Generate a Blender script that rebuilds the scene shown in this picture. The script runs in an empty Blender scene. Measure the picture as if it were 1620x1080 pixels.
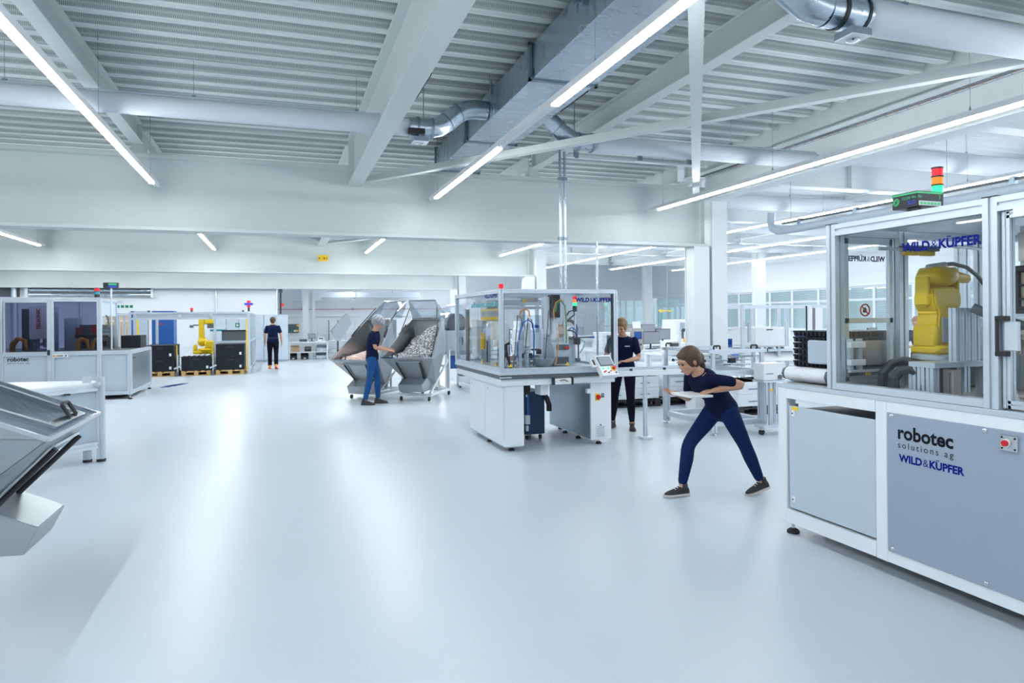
import bpy, bmesh, math, random
from mathutils import Vector, Matrix
random.seed(7)
SC = bpy.context.scene
COL = SC.collection
PI = math.pi
V = Vector

# ---------------------------------------------------------------- helpers
class MB:
    """collects shapes; build() links them as one mesh object"""
    def __init__(s): s.bm = bmesh.new(); s.mi = 0
    def _new(s, vs, faces, mat=None):
        bv = [s.bm.verts.new(v) for v in vs]
        for f in faces:
            try:
                fc = s.bm.faces.new([bv[i] for i in f]); fc.material_index = s.mi
            except ValueError: pass
        return s
    def box(s, x0, x1, y0, y1, z0, z1, bev=0.0, M=None):
        if x0 > x1: x0, x1 = x1, x0
        if y0 > y1: y0, y1 = y1, y0
        if z0 > z1: z0, z1 = z1, z0
        t = bmesh.new()
        vs = [t.verts.new((x, y, z)) for z in (z0, z1) for y in (y0, y1) for x in (x0, x1)]
        for f in ((0,2,3,1),(4,5,7,6),(0,1,5,4),(2,6,7,3),(0,4,6,2),(1,3,7,5)):
            t.faces.new([vs[i] for i in f])
        if bev > 0:
            bmesh.ops.bevel(t, geom=t.edges[:], offset=bev, segments=1, affect='EDGES')
        s._merge(t, M); return s
    def _merge(s, t, M=None):
        t.verts.index_update()
        vs = [(M @ v.co) if M else v.co.copy() for v in t.verts]
        fs = [[v.index for v in f.verts] for f in t.faces]
        t.free(); s._new(vs, fs)
    def cyl(s, p0, p1, r, r2=None, n=12, cap=True):
        p0, p1 = V(p0), V(p1); r2 = r if r2 is None else r2
        d = (p1-p0).normalized()
        a = d.cross(V((0,0,1)) if abs(d.z) < .95 else V((1,0,0))).normalized(); b = d.cross(a)
        vs = []
        for p, q in ((p0, r), (p1, r2)):
            for i in range(n):
                t = 2*PI*i/n; vs.append(p + a*math.cos(t)*q + b*math.sin(t)*q)
        fs = [[i, (i+1) % n, n+(i+1) % n, n+i] for i in range(n)]
        if cap: fs += [list(range(n))[::-1], list(range(n, 2*n))]
        return s._new(vs, fs)
    def tube(s, pts, r, n=8, closed=False):
        pts = [V(p) for p in pts]; m = len(pts); rs = r if isinstance(r, (list, tuple)) else [r]*m
        vs = []; a = None
        for k in range(m):
            if closed: d = pts[(k+1) % m]-pts[k-1]
            else: d = pts[min(k+1, m-1)]-pts[max(k-1, 0)]
            d = d.normalized() if d.length > 1e-9 else V((0,0,1))
            if a is None: a = d.cross(V((0,0,1)) if abs(d.z) < .9 else V((1,0,0))).normalized()
            else: a = (a-d*a.dot(d)).normalized()
            b = d.cross(a)
            for i in range(n):
                t = 2*PI*i/n; vs.append(pts[k]+(a*math.cos(t)+b*math.sin(t))*rs[k])
        fs = []
        for k in range(m if closed else m-1):
            q = (k+1) % m
            for i in range(n): fs.append([k*n+i, k*n+(i+1) % n, q*n+(i+1) % n, q*n+i])
        if not closed: fs += [list(range(n))[::-1], list(range((m-1)*n, m*n))]
        return s._new(vs, fs)
    def loft(s, rings, cap=True):
        n = len(rings[0]); vs = [V(p) for R in rings for p in R]; fs = []
        for k in range(len(rings)-1):
            for i in range(n): fs.append([k*n+i, k*n+(i+1) % n, (k+1)*n+(i+1) % n, (k+1)*n+i])
        if cap: fs += [list(range(n))[::-1], list(range((len(rings)-1)*n, len(rings)*n))]
        return s._new(vs, fs)
    def poly(s, pts, axis, a0, a1):
        """2d outline extruded along an axis: 'x' pts are (y,z); 'y' pts are (x,z); 'z' pts are (x,y)"""
        def P(p, a): return {'x': (a, p[0], p[1]), 'y': (p[0], a, p[1]), 'z': (p[0], p[1], a)}[axis]
        n = len(pts); vs = [P(p, a0) for p in pts]+[P(p, a1) for p in pts]
        fs = [[i, (i+1) % n, n+(i+1) % n, n+i] for i in range(n)]+[list(range(n))[::-1], list(range(n, 2*n))]
        return s._new(vs, fs)
    def slab(s, pts, t, nrm=None):
        """thick plate from a planar outline of 3d points"""
        pts = [V(p) for p in pts]
        nn = V(nrm).normalized() if nrm else (pts[1]-pts[0]).cross(pts[2]-pts[0]).normalized()
        n = len(pts); vs = [p-nn*t/2 for p in pts]+[p+nn*t/2 for p in pts]
        fs = [[i, (i+1) % n, n+(i+1) % n, n+i] for i in range(n)]+[list(range(n))[::-1], list(range(n, 2*n))]
        return s._new(vs, fs)
    def bar(s, p0, p1, w, h=None, up=(0,0,1)):
        """rectangular bar between two points, w across, h along up"""
        p0, p1 = V(p0), V(p1); h = w if h is None else h
        d = (p1-p0).normalized(); u = V(up)
        if abs(d.dot(u)) > .98: u = V((0,1,0))
        a = d.cross(u).normalized(); b = a.cross(d).normalized()
        vs = [p+a*i*w/2+b*j*h/2 for p in (p0, p1) for (i, j) in ((-1,-1),(1,-1),(1,1),(-1,1))]
        return s._new(vs, [(0,1,5,4),(1,2,6,5),(2,3,7,6),(3,0,4,7),(3,2,1,0),(4,5,6,7)])
    def prof(s, p0, p1, w, up=(0,0,1)):
        """slotted aluminium profile between two points"""
        p0, p1 = V(p0), V(p1)
        d = (p1-p0).normalized(); u = V(up)
        if abs(d.dot(u)) > .98: u = V((0,1,0))
        a = d.cross(u).normalized(); b = a.cross(d).normalized()
        h = w/2; g = w*.1; q = w*.14; pts = []
        for (ex, ey) in ((V((1,0)), V((0,1))), (V((0,1)), V((-1,0))), (V((-1,0)), V((0,-1))), (V((0,-1)), V((1,0)))):
            for (i, j) in ((h, -h), (h, -g), (h-q, -g), (h-q, g), (h, g)):
                pts.append(ex*i+ey*j)
        n = len(pts); vs = [p+a*t.x+b*t.y for p in (p0, p1) for t in pts]
        fs = [[i, (i+1) % n, n+(i+1) % n, n+i] for i in range(n)]+[list(range(n))[::-1], list(range(n, 2*n))]
        return s._new(vs, fs)
    def ball(s, c, r, sc=(1,1,1), n=12, m=8, M=None):
        c = V(c); rings = []
        vs = [V((0,0,-1))]; fs = []
        for j in range(1, m):
            ph = -PI/2+PI*j/m
            for i in range(n):
                t = 2*PI*i/n; vs.append(V((math.cos(ph)*math.cos(t), math.cos(ph)*math.sin(t), math.sin(ph))))
        vs.append(V((0,0,1)))
        for i in range(n): fs.append([0, 1+(i+1) % n, 1+i])
        for j in range(m-2):
            for i in range(n): fs.append([1+j*n+i, 1+j*n+(i+1) % n, 1+(j+1)*n+(i+1) % n, 1+(j+1)*n+i])
        L = len(vs)-1
        for i in range(n): fs.append([L, 1+(m-2)*n+i, 1+(m-2)*n+(i+1) % n])
        vs = [V((v.x*sc[0]*r, v.y*sc[1]*r, v.z*sc[2]*r)) for v in vs]
        if M: vs = [M @ v for v in vs]
        return s._new([c+v for v in vs], fs)
    def lathe(s, prof, c, axis='z', n=16):
        c = V(c); vs = []; fs = []
        for (r, h) in prof:
            for i in range(n):
                t = 2*PI*i/n; a, b = r*math.cos(t), r*math.sin(t)
                vs.append(c+{'z': V((a,b,h)), 'x': V((h,a,b)), 'y': V((b,h,a))}[axis])
        m = len(prof)
        for k in range(m-1):
            for i in range(n): fs.append([k*n+i, k*n+(i+1) % n, (k+1)*n+(i+1) % n, (k+1)*n+i])
        fs += [list(range(n))[::-1], list(range((m-1)*n, m*n))]
        return s._new(vs, fs)
    def obj(s, name, mat, smooth=False, off=None):
        if off is not None: bmesh.ops.translate(s.bm, verts=s.bm.verts[:], vec=-V(off))
        bmesh.ops.recalc_face_normals(s.bm, faces=s.bm.faces[:])
        me = bpy.data.meshes.new(name); s.bm.to_mesh(me); s.bm.free()
        for m in (mat if isinstance(mat, (list, tuple)) else [mat]): me.materials.append(m)
        if smooth:
            for p in me.polygons: p.use_smooth = True
            if smooth != 'all':
                try: me.set_sharp_from_angle(angle=.7)
                except Exception: pass
        o = bpy.data.objects.new(name, me); COL.objects.link(o)
        return o

def mb(): return MB()

class Thing:
    """an Empty at the thing's base that parents its parts"""
    def __init__(s, name, label, cat, loc=(0,0,0), group=None, world=True):
        s.o = bpy.data.objects.new(name, None); COL.objects.link(s.o)
        s.loc = V(loc); s.o.location = s.loc; s.world = world
        s.o.empty_display_size = .1
        s.o['label'] = label; s.o['category'] = cat
        if group: s.o['group'] = group
    def part(s, name, m, mat, under=None, smooth=False, label=None, kind=None):
        o = m.obj(name, mat, smooth, s.loc if s.world else None)
        o.parent = under or s.o
        if label: o['label'] = label
        if kind: o['kind'] = kind
        return o
    def adopt(s, o, under=None):
        """parent an object whose vertices are in world coordinates"""
        if s.world:
            o.data.transform(Matrix.Translation(-s.loc))
        o.parent = under or s.o
        return o

def solo(name, m, mat, label, cat, loc, group=None, smooth=False, kind=None):
    """a thing that is a single mesh; shapes given in world coordinates"""
    o = m.obj(name, mat, smooth, loc); o.location = loc
    if label: o['label'] = label
    if cat: o['category'] = cat
    if group: o['group'] = group
    if kind: o['kind'] = kind
    return o

def struct(name, m, mat, label=None, smooth=False):
    o = m.obj(name, mat, smooth); o['kind'] = 'structure'
    if label: o['label'] = label
    return o

def copy_thing(t, loc, rotz=0.0, label=None, group=None):
    src = t.o if isinstance(t, Thing) else t
    r = src.copy(); COL.objects.link(r); r.location = loc; r.rotation_euler = (0, 0, rotz)
    if label: r['label'] = label
    if group: r['group'] = group
    for ch in [o for o in COL.objects if o.parent == src]:
        c = ch.copy(); COL.objects.link(c); c.parent = r
        for g in [o for o in COL.objects if o.parent == ch]:
            d = g.copy(); COL.objects.link(d); d.parent = c
    return r

def text_mesh(name, body, size, o, xdir, ydir, mat, bold=0.0, align='LEFT', width=None, mirror=False, extrude=.0008, spacing=1.0, height=None):
    """lettering as flat mesh: origin o, reading direction xdir, up ydir (world coordinates)"""
    cu = bpy.data.curves.new('t', 'FONT'); cu.body = body; cu.size = 1.0; cu.offset = bold
    cu.align_x = align; cu.extrude = 0.0; cu.space_character = spacing; cu.resolution_u = 3
    to = bpy.data.objects.new('t', cu); COL.objects.link(to)
    dg = bpy.context.evaluated_depsgraph_get()
    me = bpy.data.meshes.new_from_object(to.evaluated_get(dg))
    bpy.data.objects.remove(to); bpy.data.curves.remove(cu)
    xs = [v.co.x for v in me.vertices] or [0]
    w = (max(xs)-min(xs)) or 1
    sx = sy = size
    if width: sx = sy = width/w
    if height: sy = height/.7
    X, Y = V(xdir).normalized(), V(ydir).normalized(); Z = X.cross(Y)
    x0 = min(xs) if align == 'LEFT' else 0
    for v in me.vertices:
        v.co = V(o)+X*((v.co.x-x0)*sx)+Y*(v.co.y*sy)+Z*.0005
    me.materials.clear(); me.materials.append(mat)
    ob = bpy.data.objects.new(name, me); COL.objects.link(ob)
    return ob

# ---------------------------------------------------------------- materials
def _nt(name):
    m = bpy.data.materials.new(name); m.use_nodes = True
    nt = m.node_tree; return m, nt, nt.nodes['Principled BSDF']

def paint(name, col, rough=.45, metal=0.0, var=.03, scale=6.0, bump=0.0, coat=0.0, spec=.5):
    """procedural surface: base colour with slight noise in tone and gloss"""
    m, nt, b = _nt(name); N, L = nt.nodes, nt.links
    tc = N.new('ShaderNodeTexCoord'); no = N.new('ShaderNodeTexNoise'); no.inputs['Scale'].default_value = scale
    no.inputs['Detail'].default_value = 3
    L.new(tc.outputs['Object'], no.inputs['Vector'])
    mx = N.new('ShaderNodeMix'); mx.data_type = 'RGBA'
    mx.inputs[6].default_value = (*[max(0, c*(1-var)) for c in col], 1); mx.inputs[7].default_value = (*[min(1, c*(1+var)) for c in col], 1)
    L.new(no.outputs['Fac'], mx.inputs[0]); L.new(mx.outputs[2], b.inputs['Base Color'])
    mr = N.new('ShaderNodeMapRange'); mr.inputs['To Min'].default_value = max(.02, rough*.85); mr.inputs['To Max'].default_value = min(1, rough*1.15)
    L.new(no.outputs['Fac'], mr.inputs['Value']); L.new(mr.outputs['Result'], b.inputs['Roughness'])
    b.inputs['Metallic'].default_value = metal
    b.inputs['Specular IOR Level'].default_value = spec
    if coat: b.inputs['Coat Weight'].default_value = coat; b.inputs['Coat Roughness'].default_value = .1
    if bump:
        bp = N.new('ShaderNodeBump'); bp.inputs['Strength'].default_value = bump; bp.inputs['Distance'].default_value = .01
        L.new(no.outputs['Fac'], bp.inputs['Height']); L.new(bp.outputs['Normal'], b.inputs['Normal'])
    return m

def glow(name, col, strength, base=(.8,.8,.8)):
    m, nt, b = _nt(name)
    b.inputs['Base Color'].default_value = (*base, 1)
    b.inputs['Emission Color'].default_value = (*col, 1); b.inputs['Emission Strength'].default_value = strength
    return m

def pane(name, tint=(1,1,1), gloss=.08, rough=.02):
    """thin clear sheet: tinted transparency with a little mirror, stronger at grazing angles"""
    m = bpy.data.materials.new(name); m.use_nodes = True; nt = m.node_tree; N, L = nt.nodes, nt.links
    N.clear()
    out = N.new('ShaderNodeOutputMaterial'); tr = N.new('ShaderNodeBsdfTransparent'); gl = N.new('ShaderNodeBsdfGlossy')
    tr.inputs['Color'].default_value = (*tint, 1); gl.inputs['Roughness'].default_value = rough
    lw = N.new('ShaderNodeLayerWeight'); lw.inputs['Blend'].default_value = .25
    mr = N.new('ShaderNodeMapRange'); mr.inputs['To Min'].default_value = gloss*.5; mr.inputs['To Max'].default_value = min(1, gloss*4)
    mix = N.new('ShaderNodeMixShader')
    L.new(lw.outputs['Fresnel'], mr.inputs['Value']); L.new(mr.outputs['Result'], mix.inputs['Fac'])
    L.new(tr.outputs[0], mix.inputs[1]); L.new(gl.outputs[0], mix.inputs[2]); L.new(mix.outputs[0], out.inputs['Surface'])
    return m

def brushed(name, col, rough=.3, scale=(1,1,40), metal=1.0, strength=.06):
    m, nt, b = _nt(name); N, L = nt.nodes, nt.links
    tc = N.new('ShaderNodeTexCoord'); mp = N.new('ShaderNodeMapping'); mp.inputs['Scale'].default_value = scale
    no = N.new('ShaderNodeTexNoise'); no.inputs['Scale'].default_value = 5; no.inputs['Detail'].default_value = 4
    L.new(tc.outputs['Object'], mp.inputs['Vector']); L.new(mp.outputs['Vector'], no.inputs['Vector'])
    mr = N.new('ShaderNodeMapRange'); mr.inputs['To Min'].default_value = rough*.75; mr.inputs['To Max'].default_value = rough*1.3
    L.new(no.outputs['Fac'], mr.inputs['Value']); L.new(mr.outputs['Result'], b.inputs['Roughness'])
    mx = N.new('ShaderNodeMix'); mx.data_type = 'RGBA'
    mx.inputs[6].default_value = (*[c*.93 for c in col], 1); mx.inputs[7].default_value = (*[min(1, c*1.06) for c in col], 1)
    L.new(no.outputs['Fac'], mx.inputs[0]); L.new(mx.outputs[2], b.inputs['Base Color'])
    b.inputs['Metallic'].default_value = metal
    bp = N.new('ShaderNodeBump'); bp.inputs['Strength'].default_value = strength; bp.inputs['Distance'].default_value = .004
    L.new(no.outputs['Fac'], bp.inputs['Height']); L.new(bp.outputs['Normal'], b.inputs['Normal'])
    return m

def floor_mat():
    m, nt, b = _nt('epoxy_floor'); N, L = nt.nodes, nt.links
    tc = N.new('ShaderNodeTexCoord')
    n1 = N.new('ShaderNodeTexNoise'); n1.inputs['Scale'].default_value = .6; n1.inputs['Detail'].default_value = 4
    v = N.new('ShaderNodeTexVoronoi'); v.inputs['Scale'].default_value = 26
    vd = N.new('ShaderNodeTexWhiteNoise'); vd.noise_dimensions = '3D'
    L.new(tc.outputs['Object'], n1.inputs['Vector']); L.new(tc.outputs['Object'], v.inputs['Vector'])
    L.new(v.outputs['Color'], vd.inputs['Vector'])
    mx = N.new('ShaderNodeMix'); mx.data_type = 'RGBA'
    mx.inputs[6].default_value = (.525, .58, .635, 1); mx.inputs[7].default_value = (.565, .62, .675, 1)
    L.new(n1.outputs['Fac'], mx.inputs[0])
    lt = N.new('ShaderNodeMath'); lt.operation = 'LESS_THAN'; lt.inputs[1].default_value = .12
    L.new(v.outputs['Distance'], lt.inputs[0])
    gt = N.new('ShaderNodeMath'); gt.operation = 'GREATER_THAN'; gt.inputs[1].default_value = .62
    L.new(vd.outputs['Value'], gt.inputs[0])
    mu = N.new('ShaderNodeMath'); mu.operation = 'MULTIPLY'; L.new(lt.outputs[0], mu.inputs[0]); L.new(gt.outputs[0], mu.inputs[1])
    mu2 = N.new('ShaderNodeMath'); mu2.operation = 'MULTIPLY'; mu2.inputs[1].default_value = .5; L.new(mu.outputs[0], mu2.inputs[0])
    m2 = N.new('ShaderNodeMix'); m2.data_type = 'RGBA'; m2.inputs[7].default_value = (.36, .45, .52, 1)
    L.new(mu2.outputs[0], m2.inputs[0]); L.new(mx.outputs[2], m2.inputs[6]); L.new(m2.outputs[2], b.inputs['Base Color'])
    mr = N.new('ShaderNodeMapRange'); mr.inputs['To Min'].default_value = .29; mr.inputs['To Max'].default_value = .37
    L.new(n1.outputs['Fac'], mr.inputs['Value']); L.new(mr.outputs['Result'], b.inputs['Roughness'])
    b.inputs['Specular IOR Level'].default_value = .3
    n2 = N.new('ShaderNodeTexNoise'); n2.inputs['Scale'].default_value = 9; n2.inputs['Detail'].default_value = 2
    L.new(tc.outputs['Object'], n2.inputs['Vector'])
    bp = N.new('ShaderNodeBump'); bp.inputs['Strength'].default_value = .035; bp.inputs['Distance'].default_value = .02
    L.new(n2.outputs['Fac'], bp.inputs['Height']); L.new(bp.outputs['Normal'], b.inputs['Normal'])
    return m

def perf_mat(name, col, hole, period=.014):
    """perforated sheet: staggered round holes in object space"""
    m, nt, b = _nt(name); N, L = nt.nodes, nt.links
    tc = N.new('ShaderNodeTexCoord'); sp = N.new('ShaderNodeSeparateXYZ'); L.new(tc.outputs['Object'], sp.inputs[0])
    def mth(op, a, bb=None):
        n = N.new('ShaderNodeMath'); n.operation = op
        for i, q in enumerate((a, bb)):
            if q is None: continue
            if isinstance(q, (int, float)): n.inputs[i].default_value = q
            else: L.new(q, n.inputs[i])
        return n.outputs[0]
    k = PI/period
    yz = mth('ADD', sp.outputs['Y'], mth('MULTIPLY', sp.outputs['Z'], .5))
    u = mth('SINE', mth('MULTIPLY', mth('ADD', sp.outputs['X'], yz), k)); v = mth('SINE', mth('MULTIPLY', mth('SUBTRACT', sp.outputs['X'], yz), k))
    d = mth('MULTIPLY', mth('MULTIPLY', u, u), mth('MULTIPLY', v, v))
    h = mth('GREATER_THAN', d, .30)
    mx = N.new('ShaderNodeMix'); mx.data_type = 'RGBA'
    mx.inputs[6].default_value = (*col, 1); mx.inputs[7].default_value = (*hole, 1)
    L.new(h, mx.inputs[0]); L.new(mx.outputs[2], b.inputs['Base Color']); b.inputs['Roughness'].default_value = .5
    return m

def rgb(r, g, b):
    f = lambda c: (c/255/12.92) if c <= 10 else ((c/255+.055)/1.055)**2.4
    return (f(r), f(g), f(b))

MT = {}
MT['floor'] = floor_mat()
MT['beam'] = paint('steel_paint_pale', (.64, .69, .685), .45)
MT['beam_white'] = paint('steel_paint_white', (.80, .84, .85), .4)
MT['deck'] = paint('deck_paint', (.70, .75, .74), .45)
MT['deck_perf'] = perf_mat('deck_perforated', (.66, .71, .70), (.24, .27, .275))
MT['deck_white'] = paint('deck_white', (.82, .85, .87), .45)
MT['wall'] = paint('wall_white', (.80, .835, .865), .6)
MT['white'] = paint('powder_white', (.80, .84, .88), .35)
MT['whitish'] = paint('plastic_white', (.82, .84, .87), .4)
MT['greypan'] = paint('panel_grey_blue', (.30, .365, .455), .38)
MT['greydoor'] = paint('panel_pale_grey', (.50, .585, .66), .38)
MT['greylight'] = paint('panel_light_grey', (.44, .52, .60), .4)
MT['greydark'] = paint('dark_grey', (.10, .115, .13), .5)
MT['alu'] = brushed('aluminium_profile', (.66, .73, .80), .36, (1,1,1), .55, .0)
MT['steel'] = brushed('stainless_steel', (.47, .50, .52), .36, (30, 1, 1), 1.0, .05)
MT['steel_in'] = brushed('stainless_inner', (.50, .53, .57), .38, (1, 1, 20), .9, .05)
MT['galv'] = brushed('galvanised_sheet', (.52, .60, .68), .28, (1, 3, 1), 1.0, .05)
MT['galv_far'] = brushed('galvanised_matt', (.55, .62, .69), .55, (2, 6, 2), .8, .02)
MT['galv_dk'] = brushed('galvanised_flange', (.30, .37, .44), .4, (1, 1, 1), 1.0, .05)
MT['fabric_tube'] = paint('textile_duct', (.70, .745, .80), .8, bump=.25, scale=14)
MT['black'] = paint('black_plastic', (.016, .018, .022), .45)
MT['rubber'] = paint('black_rubber', (.02, .02, .022), .7)
MT['crate'] = paint('black_crate', (.012, .016, .024), .55, spec=.25)
MT['chrome'] = brushed('chrome', (.75, .77, .80), .14, (1,1,1), 1.0, .0)
MT['brownsteel'] = brushed('warm_steel', (.50, .47, .44), .35, (1,1,1), .9, .0)
MT['yellow'] = paint('robot_yellow', (.80, .56, .012), .35)
MT['orange'] = paint('orange_plastic', (.85, .30, .02), .4)
MT['red'] = paint('red_plastic', (.62, .012, .02), .35)
MT['blue'] = paint('machine_blue', (.010, .085, .33), .4)
MT['navy_cab'] = paint('navy_cabinet', (.012, .035, .11), .35)
MT['bluehose'] = paint('blue_hose', (.02, .16, .55), .4)
MT['greenhose'] = paint('green_hose', (.02, .33, .12), .4)
MT['teal'] = paint('teal_paint', (.02, .30, .36), .45)
MT['wood'] = paint('pallet_wood', (.55, .35, .13), .75, var=.15, scale=9)
MT['card'] = paint('cardboard', (.52, .36, .21), .8)
MT['logo'] = paint('logo_blue', (.004, .012, .19), .6, spec=.1)
MT['ink'] = paint('black_ink', (.010, .011, .015), .6, spec=.1)
MT['redink'] = paint('red_ink', (.62, .02, .03), .5)
MT['signyellow'] = paint('sign_yellow', (.85, .55, .02), .5)
MT['signgreen'] = paint('sign_green', (.0, .22, .12), .5)
MT['glass'] = pane('machine_glazing', (.975, .985, .99), .05)
MT['smoke'] = pane('smoked_glazing', (.42, .44, .56), .06)
MT['acryl'] = pane('clear_acrylic', (.86, .90, .95), .10)
MT['winglass'] = pane('window_glass', (.80, .90, .92), .10)
MT['led'] = glow('led_diffuser', (.92, .965, 1.0), 58.0)
MT['led2'] = glow('led_diffuser_bright', (.94, .97, 1.0), 88.0)
MT['led3'] = glow('led_diffuser_hall', (.94, .97, 1.0), 62.0)
MT['led4'] = glow('led_diffuser_far', (.94, .97, 1.0), 100.0)
MT['led_off'] = paint('led_cover_plain', (.75, .80, .84), .3)
MT['ltgreen'] = glow('signal_green', (.02, .9, .25), 2.2, (.0, .3, .1))
MT['ltred'] = glow('signal_red', (.9, .02, .03), .8, (.4, .0, .01))
MT['ltorange'] = glow('signal_orange', (1.0, .25, .02), .9, (.5, .12, .0))
MT['scr_green'] = glow('display_green', (.08, .85, .35), .55, (.02,.1,.05))
MT['scr_blue'] = glow('display_blue', (.05, .10, .9), .8, (.0,.0,.1))
MT['screen'] = glow('panel_screen', (.35, .42, .52), .5, (.1,.1,.12))
MT['skin'] = paint('skin', (.50, .275, .18), .5, var=.04)
MT['hairbrown'] = paint('hair_brown', (.075, .042, .022), .6, var=.3, scale=60)
MT['hairblond'] = paint('hair_dark_blond', (.20, .12, .055), .55, var=.45, scale=40)
MT['hairred'] = paint('hair_light_brown', (.25, .13, .06), .6, var=.3, scale=50)
MT['navy'] = paint('navy_cloth', (.006, .011, .040), .9, spec=.1, bump=.2, scale=40)
MT['darkcloth'] = paint('dark_trousers', (.008, .009, .018), .9, spec=.1, bump=.2, scale=40)
MT['denim'] = paint('blue_denim', (.018, .075, .22), .9, spec=.1, var=.12, bump=.2, scale=30)
MT['shoe'] = paint('dark_shoe', (.03, .032, .038), .7)
MT['sole'] = paint('pale_sole', (.62, .60, .55), .6)
MT['net'] = paint('hair_net', (.27, .28, .31), .6, var=.35, scale=70, bump=.5)
MT['granulate'] = paint('grey_caps', (.20, .205, .22), .4, var=.5, scale=25)
MT['granlight'] = paint('silver_caps', (.62, .63, .66), .35, var=.2, scale=25)
MT['pinkparts'] = paint('pale_pink_caps', (.80, .63, .57), .5, var=.12, scale=25)
MT['outside'] = paint('outside_facade', (.72, .84, .87), .8, var=.5, scale=.4)
MT['skyl'] = paint('raised_roof_white', (.88, .90, .91), .5)
# ---------------------------------------------------------------- the hall
struct('floor', mb().box(-15, 22, -4, 36, -.12, 0), MT['floor'])

def deck(name, x0, x1, y0, y1, z, mats, pitch=.33, h=.11):
    m = mb(); y = y0; top = z+h+.08
    prev = None
    def strip(a, b, mi):
        m.mi = mi; m._new([(x0, *a), (x1, *a), (x1, *b), (x0, *b)], [(0,1,2,3)])
    while y < y1-1e-6:
        p = [(y, z), (y+.115, z), (y+.155, z+h), (y+.29, z+h), (y+pitch, z)]
        for i, mi in enumerate((0, 1, 1, 1)): strip(p[i], p[i+1], mi)
        # the stiffening bead of the low flange
        m.mi = 0
        m._new([(x0, y+.045, z), (x1, y+.045, z), (x1, y+.057, z-.012), (x0, y+.057, z-.012), (x1, y+.069, z), (x0, y+.069, z)], [(0,1,2,3), (3,2,4,5)])
        y += pitch
    m.mi = 0
    m._new([(x0, y0, top), (x1, y0, top), (x1, y, top), (x0, y, top)], [(0,1,2,3)])
    m._new([(x0, y0, z), (x1, y0, z), (x1, y0, top), (x0, y0, top)], [(0,1,2,3)])
    m._new([(x0, y, z), (x1, y, z), (x1, y, top), (x0, y, top)], [(0,1,2,3)])
    return struct(name, m, mats)
deck('ceiling', -15, 6.62, -4, 36, 4.25, [MT['deck'], MT['deck_perf']])
deck('ceiling', 6.62, 22, -4, 36, 4.82, [MT['deck_white'], MT['deck_white']], pitch=.33, h=.05)

def ibeam_x(name, x0, x1, y, z0, z1, w, tf, tw, mat, label, plates=()):
    m = mb()
    m.box(x0, x1, y-w/2, y+w/2, z0, z0+tf, .004); m.box(x0, x1, y-w/2, y+w/2, z1-tf, z1, .004)
    m.box(x0, x1, y-tw/2, y+tw/2, z0+tf, z1-tf)
    for px in plates: m.box(px-.01, px+.01, y-w/2+.01, y+w/2-.01, z0+tf, z1-tf)
    return struct(name, m, mat, label)
def ibeam_y(name, x, y0, y1, z0, z1, w, tf, tw, mat, label, plates=()):
    m = mb()
    m.box(x-w/2, x+w/2, y0, y1, z0, z0+tf, .003); m.box(x-w/2, x+w/2, y0, y1, z1-tf, z1, .003)
    m.box(x-tw/2, x+tw/2, y0, y1, z0+tf, z1-tf)
    for py in plates: m.box(x-w/2+.01, x+w/2-.01, py-.01, py+.01, z0+tf, z1-tf)
    return struct(name, m, mat, label)

BY = (10.35, 19.0, 28.25)
for i, y in enumerate(BY):
    ibeam_x('main_beam', -15, 7.12, y, 2.84, 3.87, .30, .05, .03, MT['beam'], 'deep pale steel main beam across the hall', (6.95,))
bays = [(-4, 10.2), (10.5, 18.85), (19.15, 28.1)]
for (a, b) in bays:
    for x in (-7.4, -4.58, -1.78): ibeam_y('roof_beam', x, a, b, 3.98, 4.25, .145, .018, .012, MT['beam'], 'slim pale roof beam under the profiled deck', (b-.02,))
    ibeam_y('roof_beam', 1.055, a, b, 3.575, 4.25, .205, .022, .016, MT['beam'], 'tall pale roof beam running away from the camera', (b-.02,))
    ibeam_y('roof_beam', 3.88, a, b, 3.99, 4.25, .155, .018, .012, MT['beam'], 'slim pale roof beam beside the metal duct', (b-.02,))
    ibeam_y('roof_beam', 6.68, a, b, 3.99, 4.80, .14, .02, .014, MT['beam'], 'edge roof beam where the deck steps up', (b-.02,))
    ibeam_y('roof_beam', 7.17, a, b, 3.64, 4.10, .28, .026, .016, MT['beam_white'], 'white roof beam on the column line', (b-.02,))
    ibeam_y('roof_beam', 14.4, a, b, 4.15, 4.75, .22, .026, .016, MT['beam_white'], 'white roof beam over the right hand hall', ())
for y in BY[:2]:      # stubs that carry the roof beams over the main beams
    m = mb(); m.box(3.80, 3.96, y-.1, y+.1, 3.87, 4.0); m.box(3.78, 3.98, y-.12, y+.12, 3.87, 3.885)
    struct('beam_bracket', m, MT['beam'], 'short bracket on the main beam')
    m = mb(); m.box(-1.86, -1.70, y-.1, y+.1, 3.87, 4.0); m.box(-1.88, -1.68, y-.12, y+.12, 3.87, 3.885)
    struct('beam_bracket', m, MT['beam'], 'short bracket on the main beam')
for y in (2.6, 6.4, 10.4, 14.7, 19.0, 23.6, 28.2):
    m = mb(); y0 = y
    m.box(7.32, 14.28, y-.12, y+.12, 4.02, 4.05, .003); m.box(7.32, 14.28, y-.12, y+.12, 4.62, 4.65, .003); m.box(7.32, 14.28, y-.01, y+.01, 4.05, 4.62)
    m.box(14.52, 22, y-.12, y+.12, 4.02, 4.05, .003); m.box(14.52, 22, y-.12, y+.12, 4.62, 4.65, .003); m.box(14.52, 22, y-.01, y+.01, 4.05, 4.62)
    m.box(10.4, 10.42, y-.11, y+.11, 4.05, 4.62)
    struct('cross_beam', m, MT['beam_white'], 'white cross beam over the right hand hall')
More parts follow.
